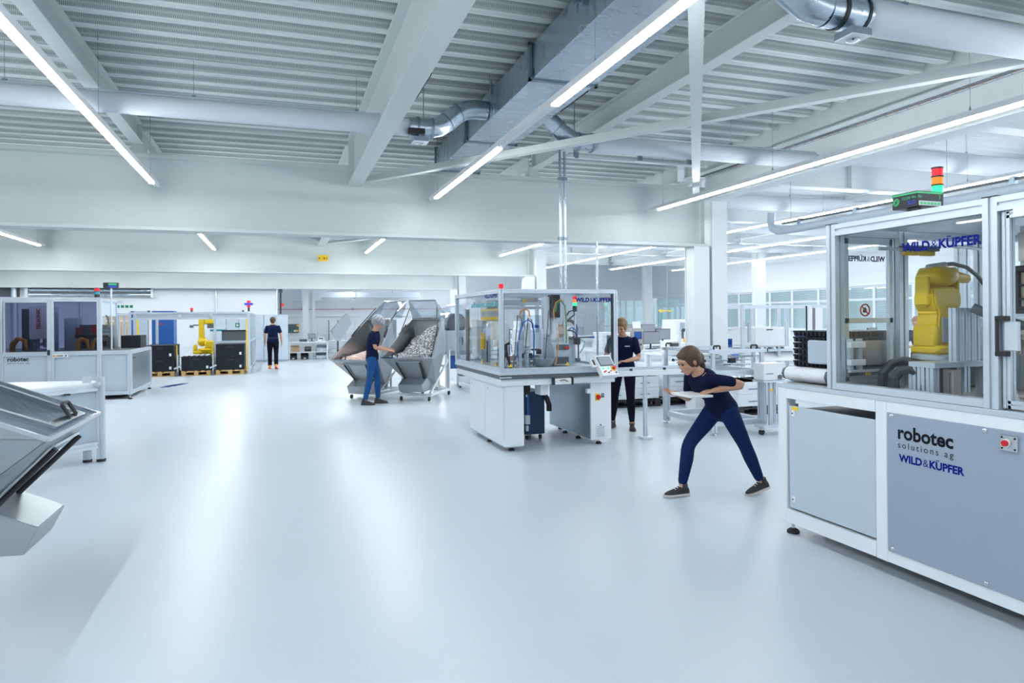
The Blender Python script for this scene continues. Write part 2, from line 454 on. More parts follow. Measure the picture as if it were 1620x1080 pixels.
# columns
def column(x, y, z1, w=.31, d=.30, mat='beam_white'):
    m = mb(); t = .025
    m.box(x-w/2, x+w/2, y-d/2, y-d/2+t, 0, z1); m.box(x-w/2, x+w/2, y+d/2-t, y+d/2, 0, z1); m.box(x-w/2+.015, x-w/2+.04, y-d/2+t, y+d/2-t, 0, z1)
    m.box(x-w/2+.0, x+w/2, y-d/2-.0, y+d/2, 0, .02)
    return struct('column', m, MT[mat], 'white steel column')
for y in BY:
    column(6.97, y, 2.84); column(7.34, y, 3.64)
column(17.6, 22.0, 4.82, .42); column(17.6, 12.6, 4.82, .42); column(17.6, 30.5, 4.82, .42)
column(1.06, 31.2, 4.25, .26, .3); column(1.40, 31.3, 4.25, .12, .2, 'beam')

# walls
m = mb(); m.box(-15, -.12, 28.6, 28.8, 0, 4.25); struct('wall_partition', m, MT['wall'])
m = mb(); m.box(-.12, 17.2, 34.6, 34.8, 0, 4.25); m.box(21.4, 22, 34.6, 34.8, 0, 4.8); m.box(17.2, 21.4, 34.6, 34.8, 2.62, 4.8); m.box(17.2, 21.4, 34.6, 34.8, 0, .18)
m.box(-.12, 17.2, 34.6, 34.8, 4.25, 4.8); struct('wall_back', m, MT['wall'])
m = mb()
m.box(20, 20.2, 10, 34.6, 0, 1.05); m.box(20, 20.2, 10, 34.6, 2.68, 4.8); m.box(20, 20.2, -4, 10, 0, 4.8)
struct('wall_right', m, MT['wall'])
m = mb(); m.box(-15.2, -15, -4, 36, 0, 4.5); struct('wall_left', m, MT['wall'])
m = mb(); m.box(-15, 22, -4.2, -4, 0, 5.0); struct('wall_front', m, MT['wall'])
struct('trim_3', mb().box(-9.6, -8.75, 28.57, 28.6, 2.52, 2.84), MT['greydark'], 'dark roller slot high on the far left wall')
struct('trim_1', mb().box(19.93, 20, 10, 34.6, 2.68, 2.80, .005), MT['white'], 'white blind box along the right wall')
struct('trim_2', mb().box(19.88, 20, 10, 34.6, 1.0, 1.05, .005), MT['white'], 'white sill along the right wall')
struct('exterior_wall', mb().box(36, 36.3, 0, 50, -.1, 4.5), MT['outside'], 'neighbouring facade outside the windows')
struct('exterior_wall', mb().box(10, 36, 50, 50.3, -.1, 4.5), MT['outside'], 'facade outside the office windows')
struct('exterior_ground', mb().box(20.2, 36, 0, 50, -.12, -.02), MT['outside'], 'ground outside the windows')

# windows: one per bay of the right wall, each with frame, panes and blind
def window(n, o, u, w, z0, z1, tr, blind, nrm):
    """o: lower start corner, u: unit vector along the wall, nrm: into the room"""
    o, u, nn = V(o), V(u), V(nrm); up = V((0,0,1)); f = .055
    fm = mb(); d = nn*.03
    def bar(a, b, c, e):   # rectangle a..b along wall, c..e up
        p = [o+u*a+up*c, o+u*b+up*c, o+u*b+up*e, o+u*a+up*e]; fm.slab(p, .07, nn)
    H = z1-z0
    bar(0, f, 0, H); bar(w-f, w, 0, H); bar(f, w-f, 0, f); bar(f, w-f, H-f, H)
    if tr: bar(f, w-f, tr-.035, tr+.035)
    w_ = fm.obj('window_%d' % n, MT['white']); w_['kind'] = 'structure'
    g = mb(); g.slab([o+u*f+up*f, o+u*(w-f)+up*f, o+u*(w-f)+up*(H-f), o+u*f+up*(H-f)], .008, nn)
    p = g.obj('window_pane', MT['winglass']); p.parent = w_
    if blind:
        b = mb(); zz = H-f-.01
        while zz > H-f-blind:
            c = nn*.05
            b.slab([o+c+u*f+up*zz, o+c+u*(w-f)+up*zz, o+c+u*(w-f)+up*(zz-.016)-nn*.04, o+c+u*f+up*(zz-.016)-nn*.04], .003)
            zz -= .062
        q = b.obj('window_blind', MT['white']); q.parent = w_
n = 1
yy = 33.6
for w, bl in [(1.0,.5),(1.25,.5),(1.0,.5),(1.3,1.5),(1.35,.45),(1.3,.45),(1.2,.45),(.9,.45),(1.35,.5),(1.45,.5),(1.3,.55),(1.35,.5),(1.6,1.55),(1.6,1.55),(1.6,1.55),(1.6,1.55),(1.6,1.55)]:
    if yy-w < 10: break
    window(n, (20.04, yy, 1.05), (0,-1,0), w, 1.05, 2.68, 1.13, bl, (-1,0,0)); yy -= w; n += 1
for x, w in [(17.2,1.05),(18.25,.35),(18.6,.55),(19.15,.8),(19.95,.55),(20.5,.9)]:
    window(n, (x, 34.66, .18), (1,0,0), w, .18, 2.62, .95, .35, (0,-1,0)); n += 1

# ---------------------------------------------------------------- linear lights
def light_row(name, label, x, z, segs, unlit, y0, y1, zc, group, hang=2.6, led='led'):
    t = Thing(name, label, 'lamp', (x, (y0+y1)/2, z), group)
    h = mb(); h.poly([(x-.035, z+.065), (x-.03, z+.012), (x+.03, z+.012), (x+.035, z+.065)], 'y', y0, y1)
    hs = t.part('housing', h, MT['whitish'])
    for (a, b) in segs:
        t.part('diffuser', mb().box(x-.027, x+.027, a+.012, b-.012, z-.012, z+.013), MT[led], label='glowing white diffuser')
    for (a, b) in unlit:
        t.part('diffuser', mb().box(x-.027, x+.027, a+.012, b-.012, z-.004, z+.013), MT['led_off'], label='unlit diffuser')
    y = y1-.45
    while y > y0:
        w = mb(); w.cyl((x, y, z+.065), (x, y, zc), .0018, n=6); w.cyl((x, y, z+.065), (x, y, z+.11), .012, .005, n=8); w.cyl((x, y, zc-.10), (x, y, zc), .004, n=6)
        t.part('suspension_wire', w, MT['galv_dk']); y -= hang
    return t
def segs_between(a, b, L=1.38):
    n = max(1, round((b-a)/L)); return [(a+(b-a)*i/n, a+(b-a)*(i+1)/n) for i in range(n)]
B1 = 'linear lights of the near bay'; LZ = 3.38
light_row('ceiling_light', 'slim lit light line at the upper left over the clear floor', -1.53, LZ, segs_between(-3.6, 9.71, 1.53), [], -3.6, 10.05, 4.25, B1)
light_row('ceiling_light', 'slim light line under the galvanised duct with one unlit piece', 2.17, LZ, segs_between(-3.6, 5.24, 1.53)+segs_between(6.72, 9.79, 1.53), [(5.24, 6.72)], -3.6, 10.12, 4.25, B1)
light_row('ceiling_light', 'slim light line in front of the white beam on the column line', 5.90, LZ, segs_between(-3.6, 9.84, 1.53), [], -3.6, 10.14, 4.25, B1)
light_row('ceiling_light', 'slim light line off to the left above the control cabinet side', -5.22, LZ, segs_between(-3.6, 9.71, 1.53), [], -3.6, 10.05, 4.25, B1)
B2 = 'linear lights of the middle bay'
for x, lab in ((-5.22, 'short looking light line behind the first beam at far left'), (-1.53, 'light line behind the first beam, left of the yellow plate'),
               (2.17, 'light line behind the first beam, right of the yellow plate'), (5.90, 'light line behind the first beam by the galvanised pipes')):
    light_row('ceiling_light', lab, x, LZ, segs_between(11.2, 18.35), [], 11.2, 18.68, 4.25, B2, led='led2')
B3 = 'linear lights of the far bay'
for x, lab in ((-8.9, 'light line added to brighten the wall behind the left grey cell'), (-5.22, 'far light behind the second beam above the robot cell'), (-1.53, 'far light behind the second beam above the walking man'),  # leftmost row is an extra one, added to brighten the partition wall
               (2.17, 'far light behind the second beam right of the yellow plate'), (5.90, 'far light behind the second beam above the glazed machine')):
    light_row('ceiling_light', lab, x, LZ, segs_between(20.2, 27.2), [], 20.2, 27.55, 4.25, B3, led='led4')
B4 = 'linear lights of the right hand hall'
for i, (x, lab) in enumerate(((10.9, 'first light line of the bright hall beyond the columns'), (14.2, 'second light line of the bright hall beyond the columns'),
               (17.4, 'third light line of the bright hall beyond the columns'))):
    light_row('ceiling_light', lab, x, 3.77, segs_between(-3, 27.8, 2.8), [], -3, 28, 4.82, B4, 3.2, 'led3')
light_row('ceiling_light', 'light line in the storage end behind the white locker row', 3.2, 3.2, segs_between(29.2, 33.6), [], 29.2, 33.8, 4.25, B3, led='led4')
light_row('ceiling_light', 'light line in the storage end near the far hopper', 7.2, 3.2, segs_between(29.2, 33.6), [], 29.2, 33.8, 4.25, B3, led='led4')

# ---------------------------------------------------------------- braces, ducts, tubes
def flat_brace(name, label, p0, p1, w=.10, t=.012):
    m = mb(); m.bar(p0, p1, w, t); d = (V(p1)-V(p0)).normalized(); a = d.cross(V((0,0,1))).normalized()
    m.bar(V(p0)+a*w/2+V((0,0,.035)), V(p1)+a*w/2+V((0,0,.035)), t, .08)
    for p, q in ((V(p0), d), (V(p1), -d)):
        m.cyl(p+q*.08-V((0,0,.02)), p+q*.08+V((0,0,.02)), .014, n=6); m.cyl(p+q*.16-V((0,0,.02)), p+q*.16+V((0,0,.02)), .014, n=6)
    return struct(name, m, MT['beam'], label)
flat_brace('roof_brace', 'pale angle brace across the near bay', (1.25, 10.18, 3.64), (7.05, 2.1, 3.64))
flat_brace('roof_brace', 'second pale angle brace crossing the first', (6.85, 10.18, 3.60), (1.2, 1.75, 3.60))
for a, b in ((19-.3, 10.7), (28, 19.3)):
    flat_brace('roof_brace', 'pale angle brace in a bay behind', (-4.5, b, 3.7), (1.0, a, 3.7)); flat_brace('roof_brace', 'pale angle brace in a bay behind', (6.9, b, 3.62), (1.1, a, 3.62))
    flat_brace('roof_brace', 'pale angle brace in a bay behind', (-4.6, b, 3.72), (-9.0, a, 3.72))

t = Thing('rectangular_duct', 'large galvanised rectangular air duct under the roof deck', 'duct', (2.59, 5, 3.87))
jo = [-3.4, -1.1, 1.3, 3.67, 6.03, 8.4, 10.15]
for a, b in zip([-4]+jo, jo):
    t.part('duct_section', mb().box(2.27, 2.91, a+.02, b-.02, 3.87, 4.20, .004), MT['galv'])
for y in jo:
    f = mb()
    for z in (3.855, 4.185): f.box(2.235, 2.945, y-.022, y+.022, z, z+.03)
    for x in (2.235, 2.915): f.box(x, x+.03, y-.022, y+.022, 3.855, 4.215)
    for x in (2.25, 2.93):
        for z in (3.87, 4.2): f.cyl((x, y-.035, z), (x, y+.035, z), .012, n=6)
    t.part('flange', f, MT['galv_dk'])
for y in (2.5, 4.9, 7.2):
    for x in (2.23, 2.95):
        h = mb(); h.cyl((x, y, 4.0), (x, y, 4.25), .008, n=6); h.box(x-.02, x+.02, y-.03, y+.03, 4.08, 4.16); t.part('hanger', h, MT['galv_dk'])
t.part('branch_elbow', mb().tube([(2.262, 7.5, 4.0), (2.12, 7.5, 4.0), (2.0, 7.5, 3.98), (1.90, 7.5, 3.92), (1.80, 7.5, 3.83), (1.70, 7.5, 3.765), (1.58, 7.5, 3.74), (1.36, 7.5, 3.74)], .108, 20), MT['galv'], smooth=True)
t.part('branch_elbow', mb().tube([(2.915, 7.55, 4.02), (3.0, 7.55, 4.0), (3.10, 7.55, 3.94), (3.22, 7.55, 3.83), (3.33, 7.55, 3.77), (3.44, 7.55, 3.745), (3.62, 7.55, 3.74)], .105, 20), MT['galv'], smooth=True)
for (x, y) in ((1.46, 7.5), (1.62, 7.5), (3.42, 7.55), (3.60, 7.55)):
    t.part('clamp_ring', mb().cyl((x-.012, y, 3.74), (x+.012, y, 3.74), .118, n=20), MT['galv_dk'], smooth=True)
for (a, b) in (((1.93, 7.5, 3.945), .5), ((1.80, 7.5, 3.83), .7), ((3.16, 7.55, 3.89), -.7)):
    dv = V((math.cos(b), 0, math.sin(b)))*.008
    t.part('clamp_ring', mb().cyl(V(a)-dv, V(a)+dv, .114, n=20), MT['galv_dk'], smooth=True)
t.part('flap', mb().box(1.34, 1.52, 7.37, 7.42, 3.64, 3.70), MT['black'])
for x in (1.53, 3.36):
    h = mb(); h.cyl((x, 7.5, 3.84), (x, 7.5, 4.22), .006, n=6); t.part('hanger', h, MT['galv_dk'])
    t.part('hanger_rail', mb().box(x-.02, x+.02, 7.15, 7.95, 4.215, 4.25), MT['black'])

def air_tube(label, x0, x1, y, z, r, grp='textile air tubes under the deck'):
    t = Thing('air_tube', label, 'air tube', ((x0+x1)/2, y, z), grp)
    n = 24; rings = []; k = 0; x = x0
    while x <= x1+1e-6:
        rr = r*(1+.012*math.sin(k*2.1)+.006*math.sin(k*5.3)); rings.append((rr, x)); x += .12; k += 1
    t.part('sleeve', mb().lathe(rings, (0, y, z), 'x', 24), MT['fabric_tube'], smooth='all')
    rail = mb().box(x0, x1, y-.008, y+.008, z+r+.012, z+r+.022); t.part('rail', rail, MT['alu'])
    x = x0+.4
    while x < x1:
        c = mb(); c.box(x-.02, x+.02, y-.012, y+.012, z+r+.02, z+r+.04); c.cyl((x, y, z+r+.03), (x, y, 4.25 if x < 6.6 else 4.82), .0025, n=6); t.part('clip', c, MT['galv_dk']); x += 1.6
    return t
air_tube('long white textile air tube on the left, ending at the duct elbow', -14, 1.36, 7.5, 3.74, .10)
air_tube('white textile air tube right of the duct running behind the braces', 3.62, 7.0, 7.55, 3.74, .105)
t = air_tube('thick white textile air tube crossing the upper right corner', 3.95, 7.0, 3.8, 3.75, .115)
t.part('metal_collar', mb().lathe([(.118, 3.60), (.118, 3.95)], (0, 3.8, 3.75), 'x', 20), MT['galv'], smooth=True)
t.part('clamp_ring', mb().lathe([(.126, 3.70), (.126, 3.73)], (0, 3.8, 3.75), 'x', 20), MT['black'], smooth=True)
t.part('clamp_ring', mb().lathe([(.126, 3.90), (.126, 3.92)], (0, 3.8, 3.75), 'x', 20), MT['black'], smooth=True)
t.part('metal_elbow', mb().tube([(3.60, 3.8, 3.75), (3.46, 3.8, 3.77), (3.34, 3.8, 3.84), (3.2, 3.8, 3.95), (3.05, 3.8, 4.0), (2.925, 3.8, 4.0)], .115, 18), MT['galv'], smooth=True)
for i, (y, z) in enumerate(((8.6, 4.2), (12.9, 4.2), (16.6, 4.2), (21.5, 4.2))):
    air_tube(['first white air tube across the bright hall', 'second white air tube across the bright hall', 'third white air tube across the bright hall', 'fourth white air tube across the bright hall'][i], 7.6, 19.6, y, z, .17)

def detector(label, x, y, z):
    t = Thing('ceiling_sensor', label, 'sensor', (x, y, z), 'square air sensors below the tubes')
    t.part('housing', mb().box(x-.085, x+.085, y-.085, y+.085, z, z+.05, .004), MT['galv_dk'])
    t.part('face', mb().box(x-.083, x+.083, y-.083, y+.083, z-.006, z), MT['white'])
    t.part('lens', mb().lathe([(.045, z-.006), (.045, z-.014), (.03, z-.022), (.012, z-.03)], (x, y, 0), 'z', 14), MT['chrome'], smooth=True)
    t.part('stem', mb().cyl((x, y, z+.05), (x, y, z+.09), .02, n=8), MT['galv_dk'])
detector('square sensor box under the left tube by the elbow', 1.47, 7.42, 3.555)
detector('square sensor box under the thick tube at top right', 3.78, 3.72, 3.54)

# cable tray with orange cable under the stepped edge
t = Thing('cable_tray', 'wire cable tray with black and orange cables along the roof step', 'cable tray', (6.9, 5, 4.0))
for x in (6.80, 6.86, 6.92, 6.98):
    t.part('rail', mb().cyl((x, -3.5, 4.02), (x, 10.1, 4.02), .004, n=6), MT['galv_dk'])
m = mb(); y = -3.4
while y < 10.1:
    m.cyl((6.80, y, 4.02), (6.98, y, 4.02), .003, n=5); m.cyl((6.80, y, 4.02), (6.80, y, 4.07), .003, n=5); y += .15
t.part('wire_mesh', m, MT['galv_dk'], kind='stuff')
for x, c in ((6.83, 'black'), (6.87, 'black'), (6.90, 'greydark'), (6.94, 'orange')):
    t.part('cable', mb().cyl((x, -3.5, 4.035), (x, 10.1, 4.035), .013, n=6), MT[c], label='orange cable' if c == 'orange' else None)

# pipes that drop from the roof into the glazed machine, and the third one behind
for x, lab in ((3.80, 'left one of two thin galvanised pipes dropping into the glazed machine'), (3.87, 'right one of two thin galvanised pipes dropping into the glazed machine')):
    t = Thing('hanging_pipe', lab, 'pipe', (x, 9.0, 1.975), 'pipes dropping from the roof')
    t.part('tube', mb().cyl((x, 9.0, 1.975), (x, 9.0, 4.24), .018, n=10), MT['galv'], smooth=True)
    for z in (2.75, 3.6): t.part('clamp', mb().box(x-.03, x+.03, 8.97, 9.03, z-.02, z+.02), MT['galv_dk'])
t = Thing('hanging_pipe', 'single galvanised pipe dropping behind the glazed machine on the right', 'pipe', (4.88, 10.0, 1.2), 'pipes dropping from the roof')
t.part('tube', mb().cyl((4.88, 10.05, 1.0), (4.88, 10.05, 2.84), .018, n=10), MT['galv'], smooth=True)
t.part('clamp', mb().box(4.85, 4.91, 10.02, 10.08, 2.0, 2.04), MT['galv_dk'])
for x, z0, lab in ((-8.9, 0, 'thick white pipe up the far left wall'), (-6.87, 0, 'thin white pipe on the wall above the left machine'), (-2.33, 0, 'thin grey pipe on the wall behind the robot cell')):
    r = .09 if x < -8 else .035
    solo('wall_pipe', mb().cyl((x, 28.6-r, z0), (x, 28.6-r, 3.6), r, n=12), MT['alu'], lab, 'pipe', (x, 28.5, 0), 'pipes on the partition wall', True)
t = Thing('pipe_run', 'pair of horizontal silver pipes on the wall above the left machine', 'pipe', (-7.5, 28.4, 2.55))
for z in (2.60, 2.76): t.part('tube', mb().cyl((-8.5, 28.45, z), (-4.5, 28.45, z), .06, n=12), MT['galv'], smooth=True)
t.part('bracket', mb().box(-8.55, -8.45, 28.38, 28.595, 2.45, 2.85), MT['white'])
t.part('bracket', mb().box(-4.55, -4.47, 28.38, 28.595, 2.5, 2.85), MT['white'])
t = Thing('ceiling_pipe', 'thin white pipe run under the deck in front of the main beam', 'pipe', (6, 9.6, 4.0))
t.part('tube', mb().cyl((4.0, 9.55, 4.06), (6.5, 9.55, 4.06), .018, n=8), MT['whitish'], smooth=True)
t.part('tube', mb().cyl((5.2, 9.35, 4.02), (6.5, 9.35, 4.02), .016, n=8), MT['whitish'], smooth=True)
for x in (4.3, 5.4, 6.3): t.part('clip', mb().box(x-.03, x+.03, 9.52, 9.58, 4.05, 4.25), MT['galv_dk'])

# rounded cable trunk in the right hand hall
t = Thing('cable_conduit', 'thick rounded grey trunk hanging above the big machine', 'cable conduit', (7.7, 6, 3.0))
t.part('trunk', mb().tube([(7.75, 9.35, 3.33), (7.75, 9.37, 3.16), (7.75, 9.32, 3.06), (7.75, 9.2, 3.01), (7.75, 9.0, 3.0), (7.75, 1.5, 3.0)], .062, 14), MT['greylight'], smooth=True)
t.part('rail', mb().bar((7.75, 9.1, 3.12), (7.75, 1.5, 3.12), .025, .03), MT['greydark'])
for y in (8.7, 7.6, 6.5, 5.4, 4.3, 3.2): t.part('clip', mb().box(7.72, 7.78, y-.03, y+.03, 3.06, 3.15), MT['galv_dk'])
for y in (8.9, 6.2, 3.5): t.part('hanger', mb().cyl((7.75, y, 3.13), (7.75, y, 4.82), .004, n=6), MT['galv_dk'])

# yellow plate on the second beam
t = Thing('beam_plate', 'small yellow crane load plate on the second beam', 'sign', (1.10, 18.83, 3.18))
t.part('plate', mb().box(.97, 1.23, 18.83, 18.848, 3.18, 3.34), MT['signyellow'])
t.adopt(text_mesh('lettering', 'K 18.5', .09, (.99, 18.828, 3.225), (1,0,0), (0,0,1), MT['ink'], .01, width=.22))
# ---------------------------------------------------------------- big machine at the right
def logo_wk(t, o, xd, width, under=None, mat='logo'):
    """two bold words with a thin ampersand between and a bar over the U"""
    xd = V(xd).normalized(); up = V((0,0,1)); s = width/1.0
    parts = []; x = 0.0
    for body, bold, gap in (('WILD', .042, .10), ('&', -.004, .10), ('KUPFER', .042, 0)):
        ob = text_mesh('lettering', body, 1, (0,0,0), (1,0,0), (0,1,0), MT[mat], bold)
        w = max(v.co.x for v in ob.data.vertices)-min(v.co.x for v in ob.data.vertices)
        parts.append((ob, x, w)); x += w+gap
    k = width/(x if x else 1); nz = xd.cross(up); ux = 0
    for i, (ob, px, w) in enumerate(parts):
        for v in ob.data.vertices: v.co = V(o)+xd*((v.co.x+px)*k)+up*(v.co.y*k)+nz*.0005
        t.adopt(ob, under)
        if i == 2:
            cw = w*k/6; n = nz; m = mb(); q = V(o)+xd*(px*k+cw*1.18)+up*(.80*k)+n*.0006
            m.slab([q, q+xd*cw*.62, q+xd*cw*.62+up*.075*k, q+up*.075*k], .0006, n); t.part('macron_bar', m, MT[mat], under)

def robotec(t, o, xd, width, under=None, small=True):
    xd = V(xd); up = V((0,0,1))
    t.adopt(text_mesh('lettering', 'robotec', 1, o, xd, up, MT['ink'], .03, width=width), under)
    if small: t.adopt(text_mesh('lettering', 'solutions ag', 1, V(o)-up*width*.155, xd, up, MT['ink'], 0, width=width, spacing=1.35), under)

def levelling_foot(t, x, y, z, r=.045):
    m = mb(); m.lathe([(r, 0), (r, .018), (r*.75, .028), (.02, .034)], (x, y, 0), 'z', 16); f = t.part('foot', m, MT['rubber'], smooth=True)
    t.part('foot_stem', mb().cyl((x, y, .03), (x, y, z), .011, n=8), MT['chrome'], f)

X0 = 3.55
t = Thing('assembly_machine', 'big white and grey robot cell in the right foreground with a glazed top', 'machine', (4.4, 2.4, 0))
f = mb(); W = .09
for y in (4.145, 3.255, 1.65, -.3): f.box(X0, X0+W, y, y+W, .09, 1.09, .006)
for a, b in ((-.21, 1.65), (1.74, 3.255), (3.345, 4.145)):
    f.box(X0, X0+W, a, b, .095, .19); f.box(X0, X0+W, a, b, 1.01, 1.09)
f.box(X0+W, 5.2, 4.145, 4.235, .095, .19); f.box(X0+W, 5.2, 4.145, 4.235, 1.01, 1.09); f.box(5.2, 5.29, 4.145, 4.235, .09, 1.09, .006)
f.box(5.2, 5.29, -.3, 4.145, .095, .19); f.box(5.2, 5.29, -.3, 4.145, 1.01, 1.09)
t.part('base_frame', f, MT['white'])
d = t.part('door', mb().box(X0+.012, X0+.035, 3.353, 4.13, .205, .955, .004), MT['greydoor'], label='pale grey cabinet door')
for z in (.905, .275):
    t.part('lock', mb().box(X0+.004, X0+.014, 4.06, 4.095, z-.025, z+.022, .003).cyl((X0, 4.08, z), (X0+.006, 4.08, z), .010, n=10), MT['whitish'], d)
    t.part('keyhole', mb().cyl((X0-.002, 4.08, z), (X0+.003, 4.08, z), .006, n=8), MT['ink'], d)
t.part('warning_label', mb().box(X0+.009, X0+.013, 4.03, 4.095, .928, .952), MT['signyellow'], d)
t.part('cabinet_body', mb().box(X0+.05, 5.15, 3.36, 4.13, .2, .93), MT['greydark'])
p = t.part('side_panel', mb().box(X0-.006, X0+.012, 1.66, 3.25, .165, 1.02, .003), MT['greypan'], label='blue grey side panel with lettering')
for y in (3.215, 2.63, 1.9):
    for z in (1.0, .185):
        t.part('screw', mb().ball((X0-.007, y, z), .014, (.4,1,1), 10, 6), MT['chrome'], p, smooth=True)
t.part('panel_back', mb().box(X0+.09, 5.15, -.2, 3.24, .2, 1.0), MT['greydark'])
robotec(t, (X0-.0065, 3.17, .872), (0,-1,0), .36, p)
logo_wk(t, (X0-.0065, 3.165, .735), (0,-1,0), .42, p)
b = t.part('button_plate', mb().box(X0-.016, X0-.006, 2.455, 2.545, .915, .995, .002), MT['chrome'], p, label='steel plate with a red push button')
t.part('push_button', mb().cyl((X0-.016, 2.51, .955), (X0-.034, 2.51, .955), .016, n=14), MT['red'], p, smooth=True)
t.part('button_collar', mb().cyl((X0-.016, 2.51, .955), (X0-.022, 2.51, .955), .023, n=14), MT['whitish'], p, smooth=True)
for y in (2.467, 2.533):
    for z in (.927, .983): t.part('screw', mb().cyl((X0-.016, y, z), (X0-.018, y, z), .005, n=8), MT['ink'], p)
t.part('table_plate', mb().box(X0-.005, 5.3, -.3, 4.24, 1.085, 1.118, .003), MT['alu'])
t.part('table_cover', mb().box(X0+.06, 5.28, -.3, 4.2, 1.118, 1.124), MT['brownsteel'])
levelling_foot(t, 3.62, 4.16, .1); levelling_foot(t, 5.2, 4.16, .1); levelling_foot(t, 3.62, 1.7, .1)
# enclosure
EZ = 2.235
e = mb()
for (x, y) in ((3.59, 3.70), (3.59, 2.60), (3.59, 1.0), (4.16, 3.70), (4.95, 3.68), (5.22, 4.05), (5.22, 1.0)):
    e.prof((x, y, 1.12), (x, y, EZ), .08)
for a, bq in (((3.59, 3.66), (3.59, 2.64)), ((3.59, 2.56), (3.59, 1.04)), ((3.63, 3.70), (4.12, 3.70)), ((4.20, 3.70), (4.91, 3.68)), ((5.22, 4.01), (5.22, 1.04)), ((4.95, 3.72), (5.2, 4.05))):
    e.prof((*a, EZ-.04), (*bq, EZ-.04), .078)
e.box(3.55, 3.63, 2.64, 3.66, 1.12, 1.165, .002); e.prof((3.63, 3.70, 1.145), (4.12, 3.70, 1.145), .05)
t.part('enclosure_frame', e, MT['alu'])
for (x, y) in ((3.59, 3.70), (3.59, 2.60)):
    t.part('post_cap', mb().box(x-.042, x+.042, y-.042, y+.042, EZ, EZ+.006), MT['black'])
g1 = t.part('front_pane', mb().box(3.585, 3.591, 2.64, 3.66, 1.165, 2.16), MT['glass'], label='clear side pane with blue lettering')
logo_wk(t, (3.582, 3.165, 2.0), (0,-1,0), .50, g1)
g2 = t.part('end_pane', mb().box(3.66, 4.09, 3.700, 3.706, 1.17, 2.155), MT['glass'], label='clear end pane with a prohibition sticker')
logo_wk(t, (4.045, 3.712, 1.995), (-1,0,0), .35, g2)
r = mb(); c = V((3.86, 3.712, 1.655)); n = 20
r.tube([c+V((math.cos(2*PI*i/n)*.040, 0, math.sin(2*PI*i/n)*.040)) for i in range(n)], .0055, 6, True)
r.bar(c+V((-.03, 0, .03)), c+V((.03, 0, -.03)), .008, .004, (0,1,0)); t.part('prohibition_ring', r, MT['redink'], g2)
hnd = mb(); hnd.loft([[c+V((x*.02, .001, z*.02)) for x, z in ((-.9,-.8),(.5,-.9),(.9,.1),(.2,1),(-.7,.5))], [c+V((x*.02, .003, z*.02)) for x, z in ((-.9,-.8),(.5,-.9),(.9,.1),(.2,1),(-.7,.5))]])
t.part('hand_symbol', hnd, MT['ink'], g2)
t.part('end_door_frame', mb().box(3.66, 3.69, 3.685, 3.715, 1.17, 2.15).box(4.055, 4.085, 3.685, 3.715, 1.17, 2.15).box(3.66, 4.085, 3.685, 3.715, 2.11, 2.15).box(3.66, 4.085, 3.685, 3.715, 1.565, 1.60).box(3.66, 4.085, 3.685, 3.715, 1.17, 1.20), MT['alu'])
t.part('back_pane', mb().box(5.215, 5.221, 1.04, 4.0, 1.16, 2.16), MT['glass'])
t.part('rear_end_pane', mb().slab([(4.2, 3.70, 1.16), (4.91, 3.68, 1.16), (4.91, 3.68, 2.16), (4.2, 3.70, 2.16)], .006), MT['glass'])
dr = mb(); dr.prof((3.59, 2.53, 1.13), (3.59, 2.53, 2.15), .04); dr.prof((3.59, 2.53, 2.135), (3.59, 1.06, 2.135), .04); dr.prof((3.59, 2.53, 1.15), (3.59, 1.06, 1.15), .04); dr.prof((3.59, 1.06, 1.13), (3.59, 1.06, 2.15), .04)
d2 = t.part('sliding_door', dr, MT['alu'])
t.part('door_pane', mb().box(3.587, 3.592, 1.08, 2.51, 1.17, 2.12), MT['glass'], d2)
hd = mb(); hd.box(3.53, 3.545, 2.548, 2.565, 1.41, 1.60, .004).box(3.53, 3.575, 2.51, 2.565, 1.40, 1.425, .003).box(3.53, 3.575, 2.51, 2.565, 1.585, 1.61, .003)
t.part('door_handle', hd, MT['black'], d2, label='black door handle')
t.part('handle_plate', mb().box(3.55, 3.575, 2.46, 2.53, 1.43, 1.58, .003), MT['alu'], d2)
t.part('door_track', mb().box(3.535, 3.56, 1.3, 2.47, 2.11, 2.155, .002), MT['whitish'], d2)
t.part('roof_plate', mb().box(3.66, 5.18, 1.0, 3.64, 2.20, 2.206), MT['alu'])
# inside the enclosure
st = mb()
for x in (3.97, 4.022, 4.074, 4.126): st.prof((x, 3.13, 1.33), (x, 3.13, 1.66), .05)
st.prof((4.15, 3.13, 1.63), (4.6, 3.13, 1.63), .055); st.prof((4.15, 3.13, 1.565), (4.6, 3.13, 1.565), .055); st.prof((4.57, 3.13, 1.12), (4.57, 3.13, 1.54), .06)
t.part('inner_gantry', st, MT['alu'])
bk = mb()
for (x, y) in ((3.72, 3.2), (3.72, 3.14), (3.72, 3.08), (4.13, 3.2), (4.13, 3.08)): bk.prof((x, y, 1.12), (x, y, 1.30), .05)
bk.box(3.69, 4.16, 3.04, 3.22, 1.30, 1.33)
t.part('inner_block', bk, MT['alu'])
vb = mb(); vb.box(3.78, 3.83, 3.06, 3.10, 1.124, 1.29); vb.box(3.88, 3.98, 3.1, 3.2, 1.124, 1.28); vb.cyl((3.86, 3.07, 1.13), (3.86, 3.07, 1.27), .012, n=8)
t.part('valve_block', vb, MT['brownsteel'])
t.part('drag_chain', mb().tube([(3.66, 3.30, 1.13), (3.66, 3.30, 1.22), (3.68, 3.27, 1.27), (3.71, 3.22, 1.28), (3.73, 3.17, 1.25), (3.73, 3.15, 1.18), (3.73, 3.14, 1.13)], .032, 8), MT['black'])
t.part('drag_chain', mb().tube([(3.78, 3.50, 1.14), (3.77, 3.48, 1.24), (3.80, 3.44, 1.30), (3.86, 3.40, 1.32), (3.92, 3.30, 1.30), (3.93, 3.27, 1.20)], .03, 8), MT['black'])
